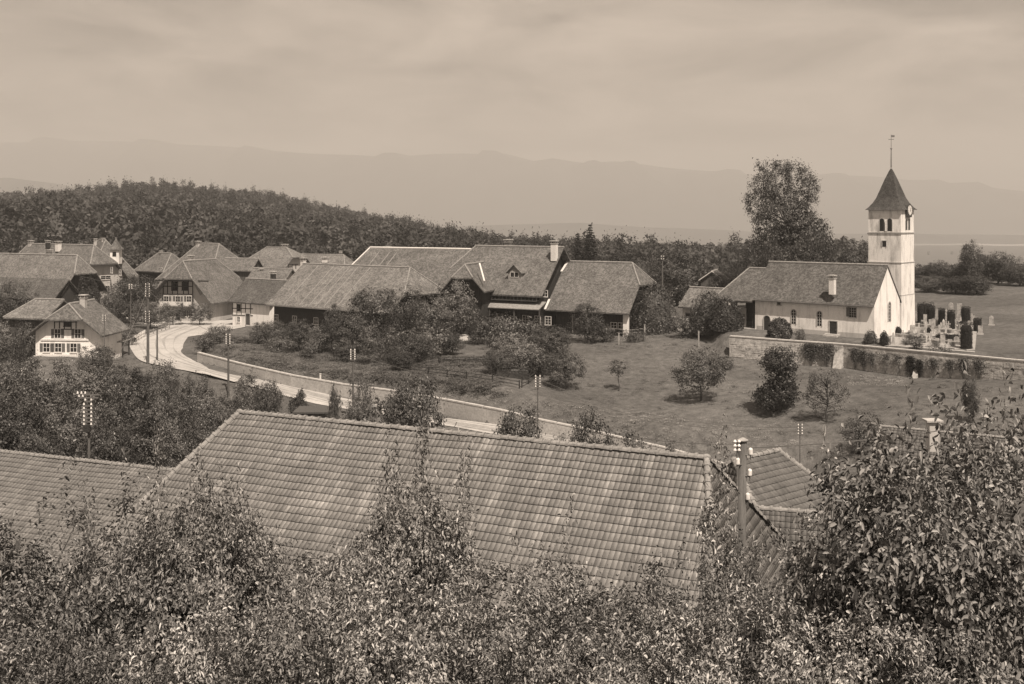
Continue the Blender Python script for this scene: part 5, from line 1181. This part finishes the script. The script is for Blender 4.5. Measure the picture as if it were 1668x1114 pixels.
GS = [(1549, 516, 2.2, .7, 'round', 'tall round topped white gravestone behind the yews'), (1563, 520, 2.4, .7, 'flat', 'tall square white gravestone beside the last yew'), (1541, 528, 2.0, .4, 'obelisk', 'slim obelisk between the two upright yews'), (1537, 540, 1.5, .5, 'obelisk', 'pale obelisk in front of the upright yews'),
 (1526, 522, 1.7, .5, 'flat', 'narrow slab left of the upright yews'), (1520, 536, 1.5, .6, 'round', 'round topped stone before the T shaped yews'), (1507, 530, 1.6, .5, 'flat', 'slab between the T shaped yews'), (1495, 521, 1.3, .9, 'flat', 'broad stone behind the yew at the tower foot'),
 (1473, 531, 1.1, .3, 'obelisk', 'left small pillar before the yew at the tower foot'), (1479, 532, 1.1, .3, 'cross', 'small cross before the yew at the tower foot'), (1455, 561, 1.4, .35, 'obelisk', 'white pillar at the wall right of the domed bush'), (1448, 560, 1.0, .4, 'round', 'small stone at the wall by the domed bush'),
 (1545, 537, 1.2, .6, 'cross', 'white cross in front of the right yew'), (1555, 532, 1.1, .5, 'round', 'low round stone right of the white cross'), (1580, 524, 1.2, .7, 'flat', 'wide stone near the right edge'), (1566, 540, .9, .7, 'round', 'low stone in the pale grave row'), (1573, 562, 1.0, .5, 'cross', 'cross near the big dark bush at right'),
 (1487, 540, .9, .6, 'flat', 'square low stone in the front row'), (1502, 542, .8, .6, 'round', 'small round stone in the front row'), (1527, 545, .9, .5, 'flat', 'narrow low slab in the front row'), (1512, 552, .8, .5, 'cross', 'small cross above the low grave wall'), (1385, 549, 1.3, .3, 'obelisk', 'thin pillar before the church window'),
 (1597, 545, 1.2, .6, 'flat', 'gravestone beyond the right edge in front'), (1615, 530, 1.4, .6, 'round', 'gravestone beyond the right edge behind'), (1558, 550, .8, .6, 'flat', 'slab right of the low hedge')]
for q in GS: stone(*q)
for row, (y0_, x0_, x1_) in enumerate(((524, 1488, 1590), (530, 1486, 1592), (537, 1482, 1594), (545, 1478, 1562), (554, 1470, 1535), (562, 1500, 1565))):
    x_ = x0_ + rnd.uniform(0, 6); _k = 0
    while x_ < x1_:
        h_ = rnd.uniform(.6, 1.25); kd = rnd.choice(['round', 'flat', 'flat', 'obelisk', 'cross']); stone(x_, y0_ + rnd.uniform(-1.5, 1.5), h_, rnd.uniform(.35, .65) if kd != 'obelisk' else .3, kd, 'small %s grave marker, %s from the left in grave row %s from the back' % ({'round': 'round topped', 'flat': 'square', 'obelisk': 'pillar shaped', 'cross': 'cross shaped'}[kd], ['first', 'second', 'third', 'fourth', 'fifth', 'sixth', 'seventh', 'eighth', 'ninth', 'tenth', 'eleventh', 'twelfth', 'thirteenth', 'fourteenth'][_k], ['one', 'two', 'three', 'four', 'five', 'six'][row])); _k += 1; x_ += rnd.uniform(9, 15)
for a, b, l in (((1459, 549), (1492, 553), 'low stone kerb of the left grave terrace'), ((1511, 558), (1566, 563), 'low stone kerb of the right grave terrace'), ((1530, 541), (1578, 545), 'pale kerb line behind the front graves'), ((1484, 531), (1530, 538), 'kerb line along the yew row')):
    pa, pb = gp(*a, 122.), gp(*b, 122.)
    wall_run('grave_kerb', l, [(pa[0], pa[1], pa[2] + .35, pa[2]), (pb[0], pb[1], pb[2] + .35, pb[2])], .25, M['grave'], M['grave'], 'kerb', seg=.9)
rsy = np.random.RandomState(4)
def clip_mesh(key, shape, seed, n=1500, mat='leaf_y', size=.13):
    rs = np.random.RandomState(seed); u = rs.uniform(0, 2 * math.pi, n); t = rs.uniform(0, 1, n)
    if shape == 'col': r_ = np.where(t > .9, rs.uniform(0, 1, n) ** .5, 1.); z = np.where(t > .9, 1., t / .9)
    elif shape == 'dome': ph = np.arcsin(t); r_ = np.cos(ph) * .98 + .02; z = t ; r_ = np.sqrt(np.clip(1 - z ** 2.4, 0, 1))
    else: r_ = np.sqrt(t); z = np.ones(n)
    if shape == 'box':
        a = rs.uniform(-1, 1, (n, 2)); k = rs.randint(0, 3, n); x = np.where(k == 0, np.sign(a[:, 0]), a[:, 0]); y = np.where(k == 1, np.sign(a[:, 1]), a[:, 1]); z = np.where(k == 2, 1., rs.uniform(0, 1, n)); C = np.stack([x, y, z], 1); Dn = np.stack([x * (k == 0), y * (k == 1), (k == 2) + 0.], 1)
    else: C = np.stack([r_ * np.cos(u), r_ * np.sin(u), z], 1); Dn = np.stack([np.cos(u) * r_, np.sin(u) * r_, z * .6], 1)
    C = C * (1 + rs.normal(0, .035, (n, 1)) + (.07 * np.sin(u * 5 + z * 7)[:, None] * (shape == 'dome')) + (.05 * np.sin(u * 9 - z * 11)[:, None] * (shape == 'dome'))); return C, Dn
def topiary(label, px, py, w_, h, shape='col', mat='leaf_y', Y=None, name='clipped_yew', d_=None, cat='yew', group='clipped evergreens of the churchyard', n=1100, size=.14):
    x, y, z = gp(px, py, 122.) if Y is None else (X(px, Y), Y, G(X(px, Y), Y)); C, Dn = clip_mesh('k', shape, rnd.randint(0, 9999), n)
    sx = np.array([w_ / 2, (d_ or w_) / 2, h]); rs = np.random.RandomState(rnd.randint(0, 9999))
    me = leaves_mesh(name, C * sx, Dn, size, M[mat], rs, False, .6)
    r = thing(name, label, cat, (x, y, z), group); mkobj('foliage', me, r)
    mb = MB(); k = 10 if shape != 'box' else 4; f_ = .9 if shape != 'box' else 1.25
    pr = [(w_ / 2 * f_, -.1), (w_ / 2 * f_, h * .8), (w_ / 2 * f_ * .8, h * .93), (.02, h * .96)] if shape != 'dome' else [(w_ / 2 * .8, -.1), (w_ / 2 * .82, h * .3), (w_ / 2 * .68, h * .6), (w_ / 2 * .36, h * .8), (.02, h * .86)]
    mb.lathe((0, 0, 0), pr, k); cm = bpy.data.meshes.new('core'); cm.from_pydata([(a, b * ((d_ or w_) / w_), c) for a, b, c in mb.v], [], mb.f); cm.materials.append(M[mat]); mkobj('stem_core', cm, r)
    return r
for px, py, w_, h, sh, l in ((1478, 525, 1.15, 2.6, 'col', 'clipped columnar yew at the foot of the tower'), (1500, 526, 1.0, 2.7, 'col', 'left stem yew of the T shaped pair'), (1516, 527, 1.2, 2.5, 'col', 'right stem yew of the T shaped pair'), (1534, 533, .95, 2.6, 'col', 'left of the two upright dark yews'), (1549, 536, 1.05, 2.6, 'col', 'right of the two upright dark yews'),
     (1573, 524, 1.3, 2.2, 'col', 'broad yew near the right edge'), (1574, 568, 1.4, 3.0, 'col', 'tallest dark evergreen at the wall near the right edge'), (1440, 561, 1.05, 1.6, 'dome', 'dark domed box bush on the churchyard wall'), (1463, 545, .9, 1.0, 'dome', 'small ball shaped bush behind the domed one'), (1566, 533, .7, .8, 'dome', 'small dark ball bush between graves'), (1513, 543, .6, .7, 'dome', 'tiny ball bush in the front grave row'), (1592, 540, 1.0, 1.8, 'col', 'yew just beyond the right edge')):
    topiary(l, px, py, w_, h, sh)
topiary('paler domed box bush on the wall in front of the church gable', 1418, 559, 1.6, 1.5, 'dome', 'leaf_d'); topiary('crossing hedge top of the T shaped yews', 1508, 523, 2.4, 2.75, 'col', d_=.9)
topiary('low dark hedge above the grave terrace', 1543, 556, 2.6, .8, 'box', 'leaf_y', d_=.8, name='low_hedge', cat='hedge', group='hedges')
topiary('long curved low hedge in the farmhouse garden', 757, 590, 6.5, .8, 'box', 'leaf_d', Y=136, d_=1.0, name='low_hedge', cat='hedge', group='hedges', n=2500)
topiary('hedge at the lower right corner of the farmhouse garden', 835, 606, 4.2, 1.1, 'box', 'leaf_d', Y=127, d_=.9, name='low_hedge', cat='hedge', group='hedges', n=2200)
for k_ in range(34):
    px_ = rnd.uniform(1476, 1596); y0_ = rnd.uniform(524, 566); g_ = gp(px_, y0_, 122.)
    s_ = rnd.uniform(.25, .6); o_ = thing('grave_plant', '%s leafy plant growing on a grave among the headstones' % ('darker' if k_ % 2 else 'paler'), 'plant', g_, ('darker' if k_ % 2 else 'paler') + ' plants on the graves'); H_, R_, lm_, wm_ = VAR['shrub0' if k_ % 2 else 'shrub1']
    f_ = mkobj('foliage', lm_, o_); f_.scale = (s_ * .6, s_ * .6, s_ * .55)
for l_, px_, Y_, w_, h_ in topiary_late: topiary(l_, px_, 0, w_, h_, 'dome', 'leaf_d', Y=Y_, name='round_bush', cat='bush', group='rounded bushes beside the church', n=5200, size=.24)
tree('shrub0', 1493, 127, 548, 24, 'spiky bush on the wall top in the churchyard', name='shrub', cat='shrub')
tree('shrub1', 1530, 124.5, 560, 40, 'pale shrub behind the churchyard wall coping', name='shrub', cat='shrub'); tree('shrub0', 1476, 130, 556, 22, 'small plant on the churchyard wall top', name='shrub', cat='shrub')
# climbers on the churchyard wall
def climber(label, px, z0, z1, w_, n, mat='leaf_d', size=.17, arch=False):
    rs = np.random.RandomState(int(px)); Y = 130.
    for _ in range(6): x = X(px, Y); Y = float(np.interp(x, CWX, CWY))
    g = G(x, Y - 1) ; t = np.array([.72, -.69, 0]); t = np.array([np.interp(x + 1, CWX, CWX) - x, np.interp(x + 1, CWX, CWY) - Y, 0]); t /= np.linalg.norm(t); nn = np.array([t[1], -t[0], 0]); nn = nn if nn[1] < 0 else -nn
    zz = rs.uniform(0, 1, n) ** .6; u = rs.normal(0, .34, n) * w_; k = rs.randint(0, 14, n); u += (np.sin(k * 2.3) * w_ * .2); z = z0 + (z1 - z0) * zz + rs.normal(0, .08, n)
    C = np.stack([x + t[0] * u, Y + t[1] * u, g + z], 1) + nn * (.42 + rs.uniform(0, .3, (n, 1))); me = leaves_mesh('climber', C - np.array([x, Y, g]), np.tile(nn + np.array([0, 0, .5]), (n, 1)), size, M[mat], rs)
    r = thing('wall_climber', label, 'climbing plant', (x, Y, g), 'climbers on the churchyard wall'); mkobj('foliage', me, r)
    mb = MB(); 
    for s_ in (-.3, 0, .3): mb.tube((x + nn[0] * .45 + t[0] * s_ * .3, Y + nn[1] * .45, g - .1), (x + nn[0] * .5 + t[0] * s_ * w_, Y + nn[1] * .5 + t[1] * s_ * w_, g + z1 * .7), .03, .015, 5)
    mb.build('stem', M['bark'], r)
for q in ((1322, .6, 2.9, 1.5, 1500, 'leaf_d', .17, True), (1347, .6, 2.9, 1.4, 1500, 'leaf_d', .17, True), (1396, .8, 2.7, .9, 700), (1410, .6, 2.6, .8, 600), (1424, .9, 2.4, .7, 300), (1445, 1.4, 2.5, 1.2, 260), (1487, .2, 2.4, .75, 1300, 'leaf_y'), (1502, .2, 2.0, .6, 1000, 'leaf_y'), (1525, 1.0, 2.2, 1.1, 420), (1553, .8, 2.1, .9, 380), (1575, .5, 2.3, .9, 600), (1600, .5, 2.3, 1.2, 500), (1466, 1.5, 2.5, .9, 200)):
    climber({1322: 'left arched climber on the churchyard wall', 1347: 'right arched climber beside the pale buttress', 1396: 'ivy right of the pale buttress', 1410: 'ivy under the pale domed bush', 1424: 'thin ivy patch below the domed bushes', 1445: 'sparse creeper high on the wall', 1487: 'dark dense climber with pale foot', 1502: 'narrow dark leaning climber', 1525: 'espalier plant right of the dark climbers', 1553: 'small espalier with thin stem', 1575: 'ivy near the right end of the wall', 1600: 'ivy beyond the right edge', 1466: 'creeper strands by the wall coping'}[q[0]], *q)

# ------------------------------------------------------------------ fences and small things
def fence(label, pts, h, kind='rail', step=2.0, mat='plank', name='fence'):
    P3 = [gp(a, b, 60.) for a, b in pts]; r = thing(name, label, 'fence', P3[0]); 
    for p, q in zip(P3[:-1], P3[1:]):
        p, q = Vector(p), Vector(q); L_ = (q - p).length; n = max(1, int(L_ / step)); d = (q - p).normalized()
        for i in range(n + 1):
            c = p.lerp(q, i / n); c.z = G(c.x, c.y); mb = MB(); mb.box((c.x, c.y, c.z - .3), (.11, .11, h + .35), d[:2]); mb.build('post', M[mat], r)
        if kind == 'rail':
            for k in (.45, .88):
                mb = MB()
                for i in range(n):
                    a, b = p.lerp(q, i / n), p.lerp(q, (i + 1) / n); a.z, b.z = G(a.x, a.y) + h * k, G(b.x, b.y) + h * k; mb.tube(a, b, .045, k=5)
                mb.build('rail', M[mat], r)
        elif kind == 'picket':
            m_ = int(L_ / .16)
            mb = MB(); a, b = p.copy(), q.copy(); a.z += h * .7; b.z += h * .7; mb.tube(a, b, .03, k=4); a.z -= h * .4; b.z -= h * .4; mb.tube(a, b, .03, k=4); mb.build('rail', M[mat], r)
            for i in range(m_):
                c = p.lerp(q, (i + .5) / m_); mb = MB(); mb.box((c.x, c.y - .04, G(c.x, c.y) + .08), (.07, .02, h + rnd.uniform(-.03, .03)), d[:2]); mb.build('picket', M[mat], r)
    return r
fence('weathered rail fence with pale posts below the barn corner', [(985, 545), (1020, 549), (1052, 546)], 1.1, mat='board')
fence('dark garden rail fence along the lower edge of the farmhouse garden', [(668, 606), (760, 618), (846, 633)], .9, step=2.4, mat='timber')
fence('pale picket fence around the garden behind the white house', [(214, 562), (236, 549)], 1.1, 'picket', mat='white', name='picket_fence')
fence('rail fence on the garden side of the lane', [(236, 549), (276, 536)], .9, mat='board')
fence('garden rail fence running up beside the meadow', [(850, 632), (890, 598), (925, 566)], .9, step=3, mat='timber')
for px, py, h, l in ((522, 623, .9, 'white roadside marker post on the grass bank'), (1138, 566, 2.2, 'lone fence post on the meadow near the church wall'), (1050, 549, 1.8, 'taller gate post at the end of the rail fence'), (273, 603, 1.1, 'pale kerb post at the outer road bend'), (1008, 562, 1.6, 'meadow post below the barn'), (385, 633, .8, 'marker stone at the road edge')):
    x, y, z = gp(px, py); mb = MB(); mb.box((x, y, z - .3), (.18, .18, h + .3)); mb.box((x, y, z + h + .002), (.24, .24, .06)); o = mb.build('post', M['white' if 'white' in l or 'pale' in l else 'board']); tag(o, l, 'post')
mb = MB(); x, y, z = gp(1118, 520, 140.)
wall_run('garden_wall', 'low white garden wall piece between bushes in front of the shed', [(X(1098, 157), 157, 15.0, 13), (X(1122, 155), 155, 14.7, 13)], .3, M['plaster'], M['kerb'], seg=1.2)

# ------------------------------------------------------------------ forest, undergrowth (stuff)
def gn_scatter(name, pts, scl, idx, objs, parent=None, kind='stuff', mesh=None):
    me = bpy.data.meshes.new(name); me.vertices.add(len(pts)); me.vertices.foreach_set('co', np.asarray(pts, dtype=np.float32).ravel())
    a = me.attributes.new('scl', 'FLOAT_VECTOR', 'POINT'); a.data.foreach_set('vector', np.asarray(scl, dtype=np.float32).ravel())
    a = me.attributes.new('idx', 'INT', 'POINT'); a.data.foreach_set('value', np.asarray(idx, dtype=np.int32))
    a = me.attributes.new('rot', 'FLOAT', 'POINT'); a.data.foreach_set('value', np.random.RandomState(1).uniform(0, 6.28, len(pts)).astype(np.float32))
    o = mkobj(name, me, parent, kind)
    c = bpy.data.collections.new(name + '_kinds')
    for q in objs: c.objects.link(q)
    ng = bpy.data.node_groups.new(name + '_nodes', 'GeometryNodeTree'); ng.interface.new_socket('Geometry', in_out='INPUT', socket_type='NodeSocketGeometry'); ng.interface.new_socket('Geometry', in_out='OUTPUT', socket_type='NodeSocketGeometry')
    n = ng.nodes.new; l = ng.links.new; gi, go = n('NodeGroupInput'), n('NodeGroupOutput'); ip = n('GeometryNodeInstanceOnPoints'); ci = n('GeometryNodeCollectionInfo'); ci.inputs['Collection'].default_value = c; ci.inputs['Separate Children'].default_value = True; ci.inputs['Reset Children'].default_value = True
    def attr(nm, ty):
        q = n('GeometryNodeInputNamedAttribute'); q.data_type = ty; q.inputs['Name'].default_value = nm; return next(s for s in q.outputs if s.enabled and s.name == 'Attribute')
    l(gi.outputs[0], ip.inputs['Points']); l(ci.outputs[0], ip.inputs['Instance']); ip.inputs['Pick Instance'].default_value = True
    l(attr('idx', 'INT'), ip.inputs['Instance Index']); l(attr('scl', 'FLOAT_VECTOR'), ip.inputs['Scale'])
    cx = n('ShaderNodeCombineXYZ'); l(attr('rot', 'FLOAT'), cx.inputs[2]); l(cx.outputs[0], ip.inputs['Rotation']); l(ip.outputs[0], go.inputs[0])
    md = o.modifiers.new('scatter', 'NODES'); md.node_group = ng
    return o
def proto(name, me): return bpy.data.objects.new(name, me)
fk = []
for i in range(4):
    rs = np.random.RandomState(200 + i); cl, C, D = crown_points(rs, 1, .5, .12, 60, 11, .075, 'round'); fk.append(proto('a_forest_tree%d' % i, leaves_mesh('forest_crown', C, D, .1, M['leaf_f'], rs, False, .8)))
for i in range(2):
    conifer('fc%d' % i, 1, .19, 300 + i, 420, .07); fk.append(proto('b_forest_spruce%d' % i, VAR['fc%d' % i][2]))
rs = np.random.RandomState(11); pts = []; scl = []; idx = []
def addf(x, y, h, con=None):
    z = float(Gh(x, y)); pts.append((x, y, z - .5)); c = (rs.rand() < .22) if con is None else con; w_ = h * rs.uniform(.72, 1.0) * (.9 if not c else 1.0); scl.append((w_, w_, h * (1.2 if c else 1))); idx.append(rs.randint(4, 6) if c else rs.randint(0, 4))
y = 345.
while y < 1120:
    stp = 8.5 + (y - 345) / 775 * 4.5
    x0, x1 = X(-90, y), X(1760, y)
    for x in np.arange(x0, x1, stp):
        px = CX + x * F / y
        if px > 980 and y < 560 + 60 * math.sin(px * .02): 
            if px > 1460: continue
        if px > 1420 and y > 450: continue
        if px > 1120 and y < 420: continue
        con = None if y < 820 else (rs.rand() < .38)
        if px > 900 and px < 1110: con = rs.rand() < .45
        addf(x + rs.uniform(-.45, .45) * stp, y + rs.uniform(-.45, .45) * stp, rs.uniform(11, 22), con)
    y += stp * .86
for _ in range(420):   # belt of trees close behind the village, and a clump of tall spruces
    px = rs.uniform(-60, 1000); y = rs.uniform(285, 350); addf(X(px, y), y, rs.uniform(9, 14))
for _ in range(60):
    px = rs.uniform(850, 905) if rs.rand() < .5 else rs.uniform(905, 1090); y = rs.uniform(520, 640); addf(X(px, y), y, rs.uniform(15, 19) if px < 905 else rs.uniform(9, 13), True)
for _ in range(140):
    px = rs.uniform(1480, 1760); y = rs.uniform(255, 300); addf(X(px, y), y, rs.uniform(3, 6.5), False)
for _ in range(900):   # scattered woods on the plain
    y = rs.uniform(1700, 3400); px = rs.uniform(700, 1760); b = math.sin(px * .021 + y * .004) + math.sin(px * .009 - y * .0031)
    if b > .5: addf(X(px, y), y, rs.uniform(14, 20), False)
gn_scatter('forest', pts, scl, idx, fk)
print('forest', len(pts))
# grass tufts and weeds
tk = []
for i, (mt, sz) in enumerate((('leaf', .3), ('leaf_l', .26), ('leaf_l', .22))):
    r2 = np.random.RandomState(400 + i); n = 70; C = r2.normal(0, 1, (n, 3)) * np.array([.45, .45, .12]) + np.array([0, 0, .16]); tk.append(proto('tuft%d' % i, leaves_mesh('tuft', C, np.tile([0., 0, 1], (n, 1)), sz, M[mt], r2, False, .3)))
pts = []; scl = []; idx = []
for _ in range(5000):
    y = rs.uniform(92, 178); px = rs.uniform(-60, 1740); x = X(px, y)
    if 26 < x and y > np.interp(x, CWX, CWY) - .6: continue
    q = np.array([x, y]); d = np.abs(qa - q).sum(1).min(); d2 = np.abs(qb - q).sum(1).min(); t_ = np.abs((qa + qb) / 2 - q).sum(1).min()
    if t_ < 4.6 and d + d2 < 11: continue
    wd = math.sin(x * .11 + 2) + math.sin(y * .17 + x * .05) + rs.normal(0, .8)
    if wd < .6 and rs.rand() < .75: continue
    pts.append((x, y, G(x, y) - .03)); s_ = rs.uniform(.3, .75); scl.append((s_, s_, s_ * rs.uniform(.4, .9))); idx.append(rs.choice([0, 1, 2, 1, 2]))
for _ in range(1500):   # rank grass on the bank above the roadside wall
    px_ = rs.uniform(330, 820); x_, y_, z_ = gp(px_, rs.uniform(0, 1) * 55 + 552 + max(0, px_ - 420) * .1)
    if y_ < np.interp(x_, WX, WY) + 1.6: continue
    pts.append((x_, y_, z_ - .03)); s_ = rs.uniform(.4, 1.1); scl.append((s_, s_, s_ * .9)); idx.append(rs.choice([0, 1, 2, 2]))
gn_scatter('meadow_weeds', pts, scl, idx, tk)
M['dry'] = leafmat('dry_stalks', .2, .5, .7, .1, .2)
r2 = np.random.RandomState(410); C = r2.normal(0, 1, (40, 3)) * np.array([.3, .3, .1]) + np.array([0, 0, .2]); pale = proto('pale_tuft', leaves_mesh('pale_tuft', C, np.tile([0., 0, 1], (40, 1)), .13, M['dry'], r2, False, .4))
pts = []; scl = []; idx = []
for (x0_, x1_, y0_, y1_, n_, sl_) in ((790, 1180, 650, 700, 420, .09), (640, 830, 618, 640, 200, .1), (1180, 1300, 690, 730, 60, 0), (1380, 1480, 612, 628, 90, .03), (880, 1060, 545, 560, 80, 0)):
    for _ in range(n_):
        px_ = rs.uniform(x0_, x1_); q = gp(px_, rs.uniform(y0_, y1_) + (px_ - x0_) * sl_)
        if np.abs((qa + qb) / 2 - np.array(q[:2])).sum(1).min() < 5.5: continue
        pts.append((q[0], q[1], q[2] - .02)); s_ = rs.uniform(.3, 1.0); scl.append((s_, s_, s_ * .7)); idx.append(0)
gn_scatter('pale_flowers', pts, scl, idx, [pale])
# undergrowth on the near slope, under the fruit trees
pts = []; scl = []; idx = []
for _ in range(5000):
    y = rs.uniform(7, 32); x = rs.uniform(-.6, .62) * y * 1.05 + rs.uniform(-1, 1); pts.append((x, y, G(x, y) - .05)); s_ = rs.uniform(.7, 1.8); scl.append((s_, s_, s_)); idx.append(rs.randint(0, 3))
tn = []
for i in range(3):
    r2 = np.random.RandomState(500 + i); n = 60; C = r2.normal(0, 1, (n, 3)) * np.array([.2, .2, .11]) + np.array([0, 0, .16]); tn.append(proto('weed%d' % i, leaves_mesh('weed', C, np.tile([0., 0, 1], (n, 1)), .075, M['leaf_n'], r2, True, .35)))
gn_scatter('slope_undergrowth', pts, scl, idx, tn)
pts = []; scl = []; idx = []
for _ in range(5200):
    y = rs.uniform(58, 128); px = rs.uniform(-70, 620 if y < 110 else 240); x = X(px, y)
    if np.abs((qa + qb) / 2 - np.array([x, y])).sum(1).min() < 7: continue
    pts.append((x, y, G(x, y) - .05)); s_ = rs.uniform(.8, 2.2); scl.append((s_, s_, s_ * 1.3)); idx.append(rs.randint(0, 3))
gn_scatter('orchard_undergrowth', pts, scl, idx, [proto('scrub%d' % i, q.data) for i, q in enumerate(tk)])

# ------------------------------------------------------------------ haze
mb = MB(); mb.hexa([(-11000, -500, -97), (11000, -500, -97), (11000, 14000, -97), (-11000, 14000, -97), (-11000, -500, 790), (11000, -500, 790), (11000, 14000, 790), (-11000, 14000, 790)])
hz = mb.build('haze', None); hz['kind'] = 'stuff'
m = bpy.data.materials.new('haze'); m.use_nodes = True; nt = m.node_tree; nt.nodes.clear()
pv = nt.nodes.new('ShaderNodeVolumePrincipled'); pv.inputs['Density'].default_value = HAZE; pv.inputs['Color'].default_value = (.82, .805, .79, 1)
oo = nt.nodes.new('ShaderNodeOutputMaterial'); nt.links.new(pv.outputs[0], oo.inputs['Volume']); hz.data.materials.clear(); hz.data.materials.append(m)
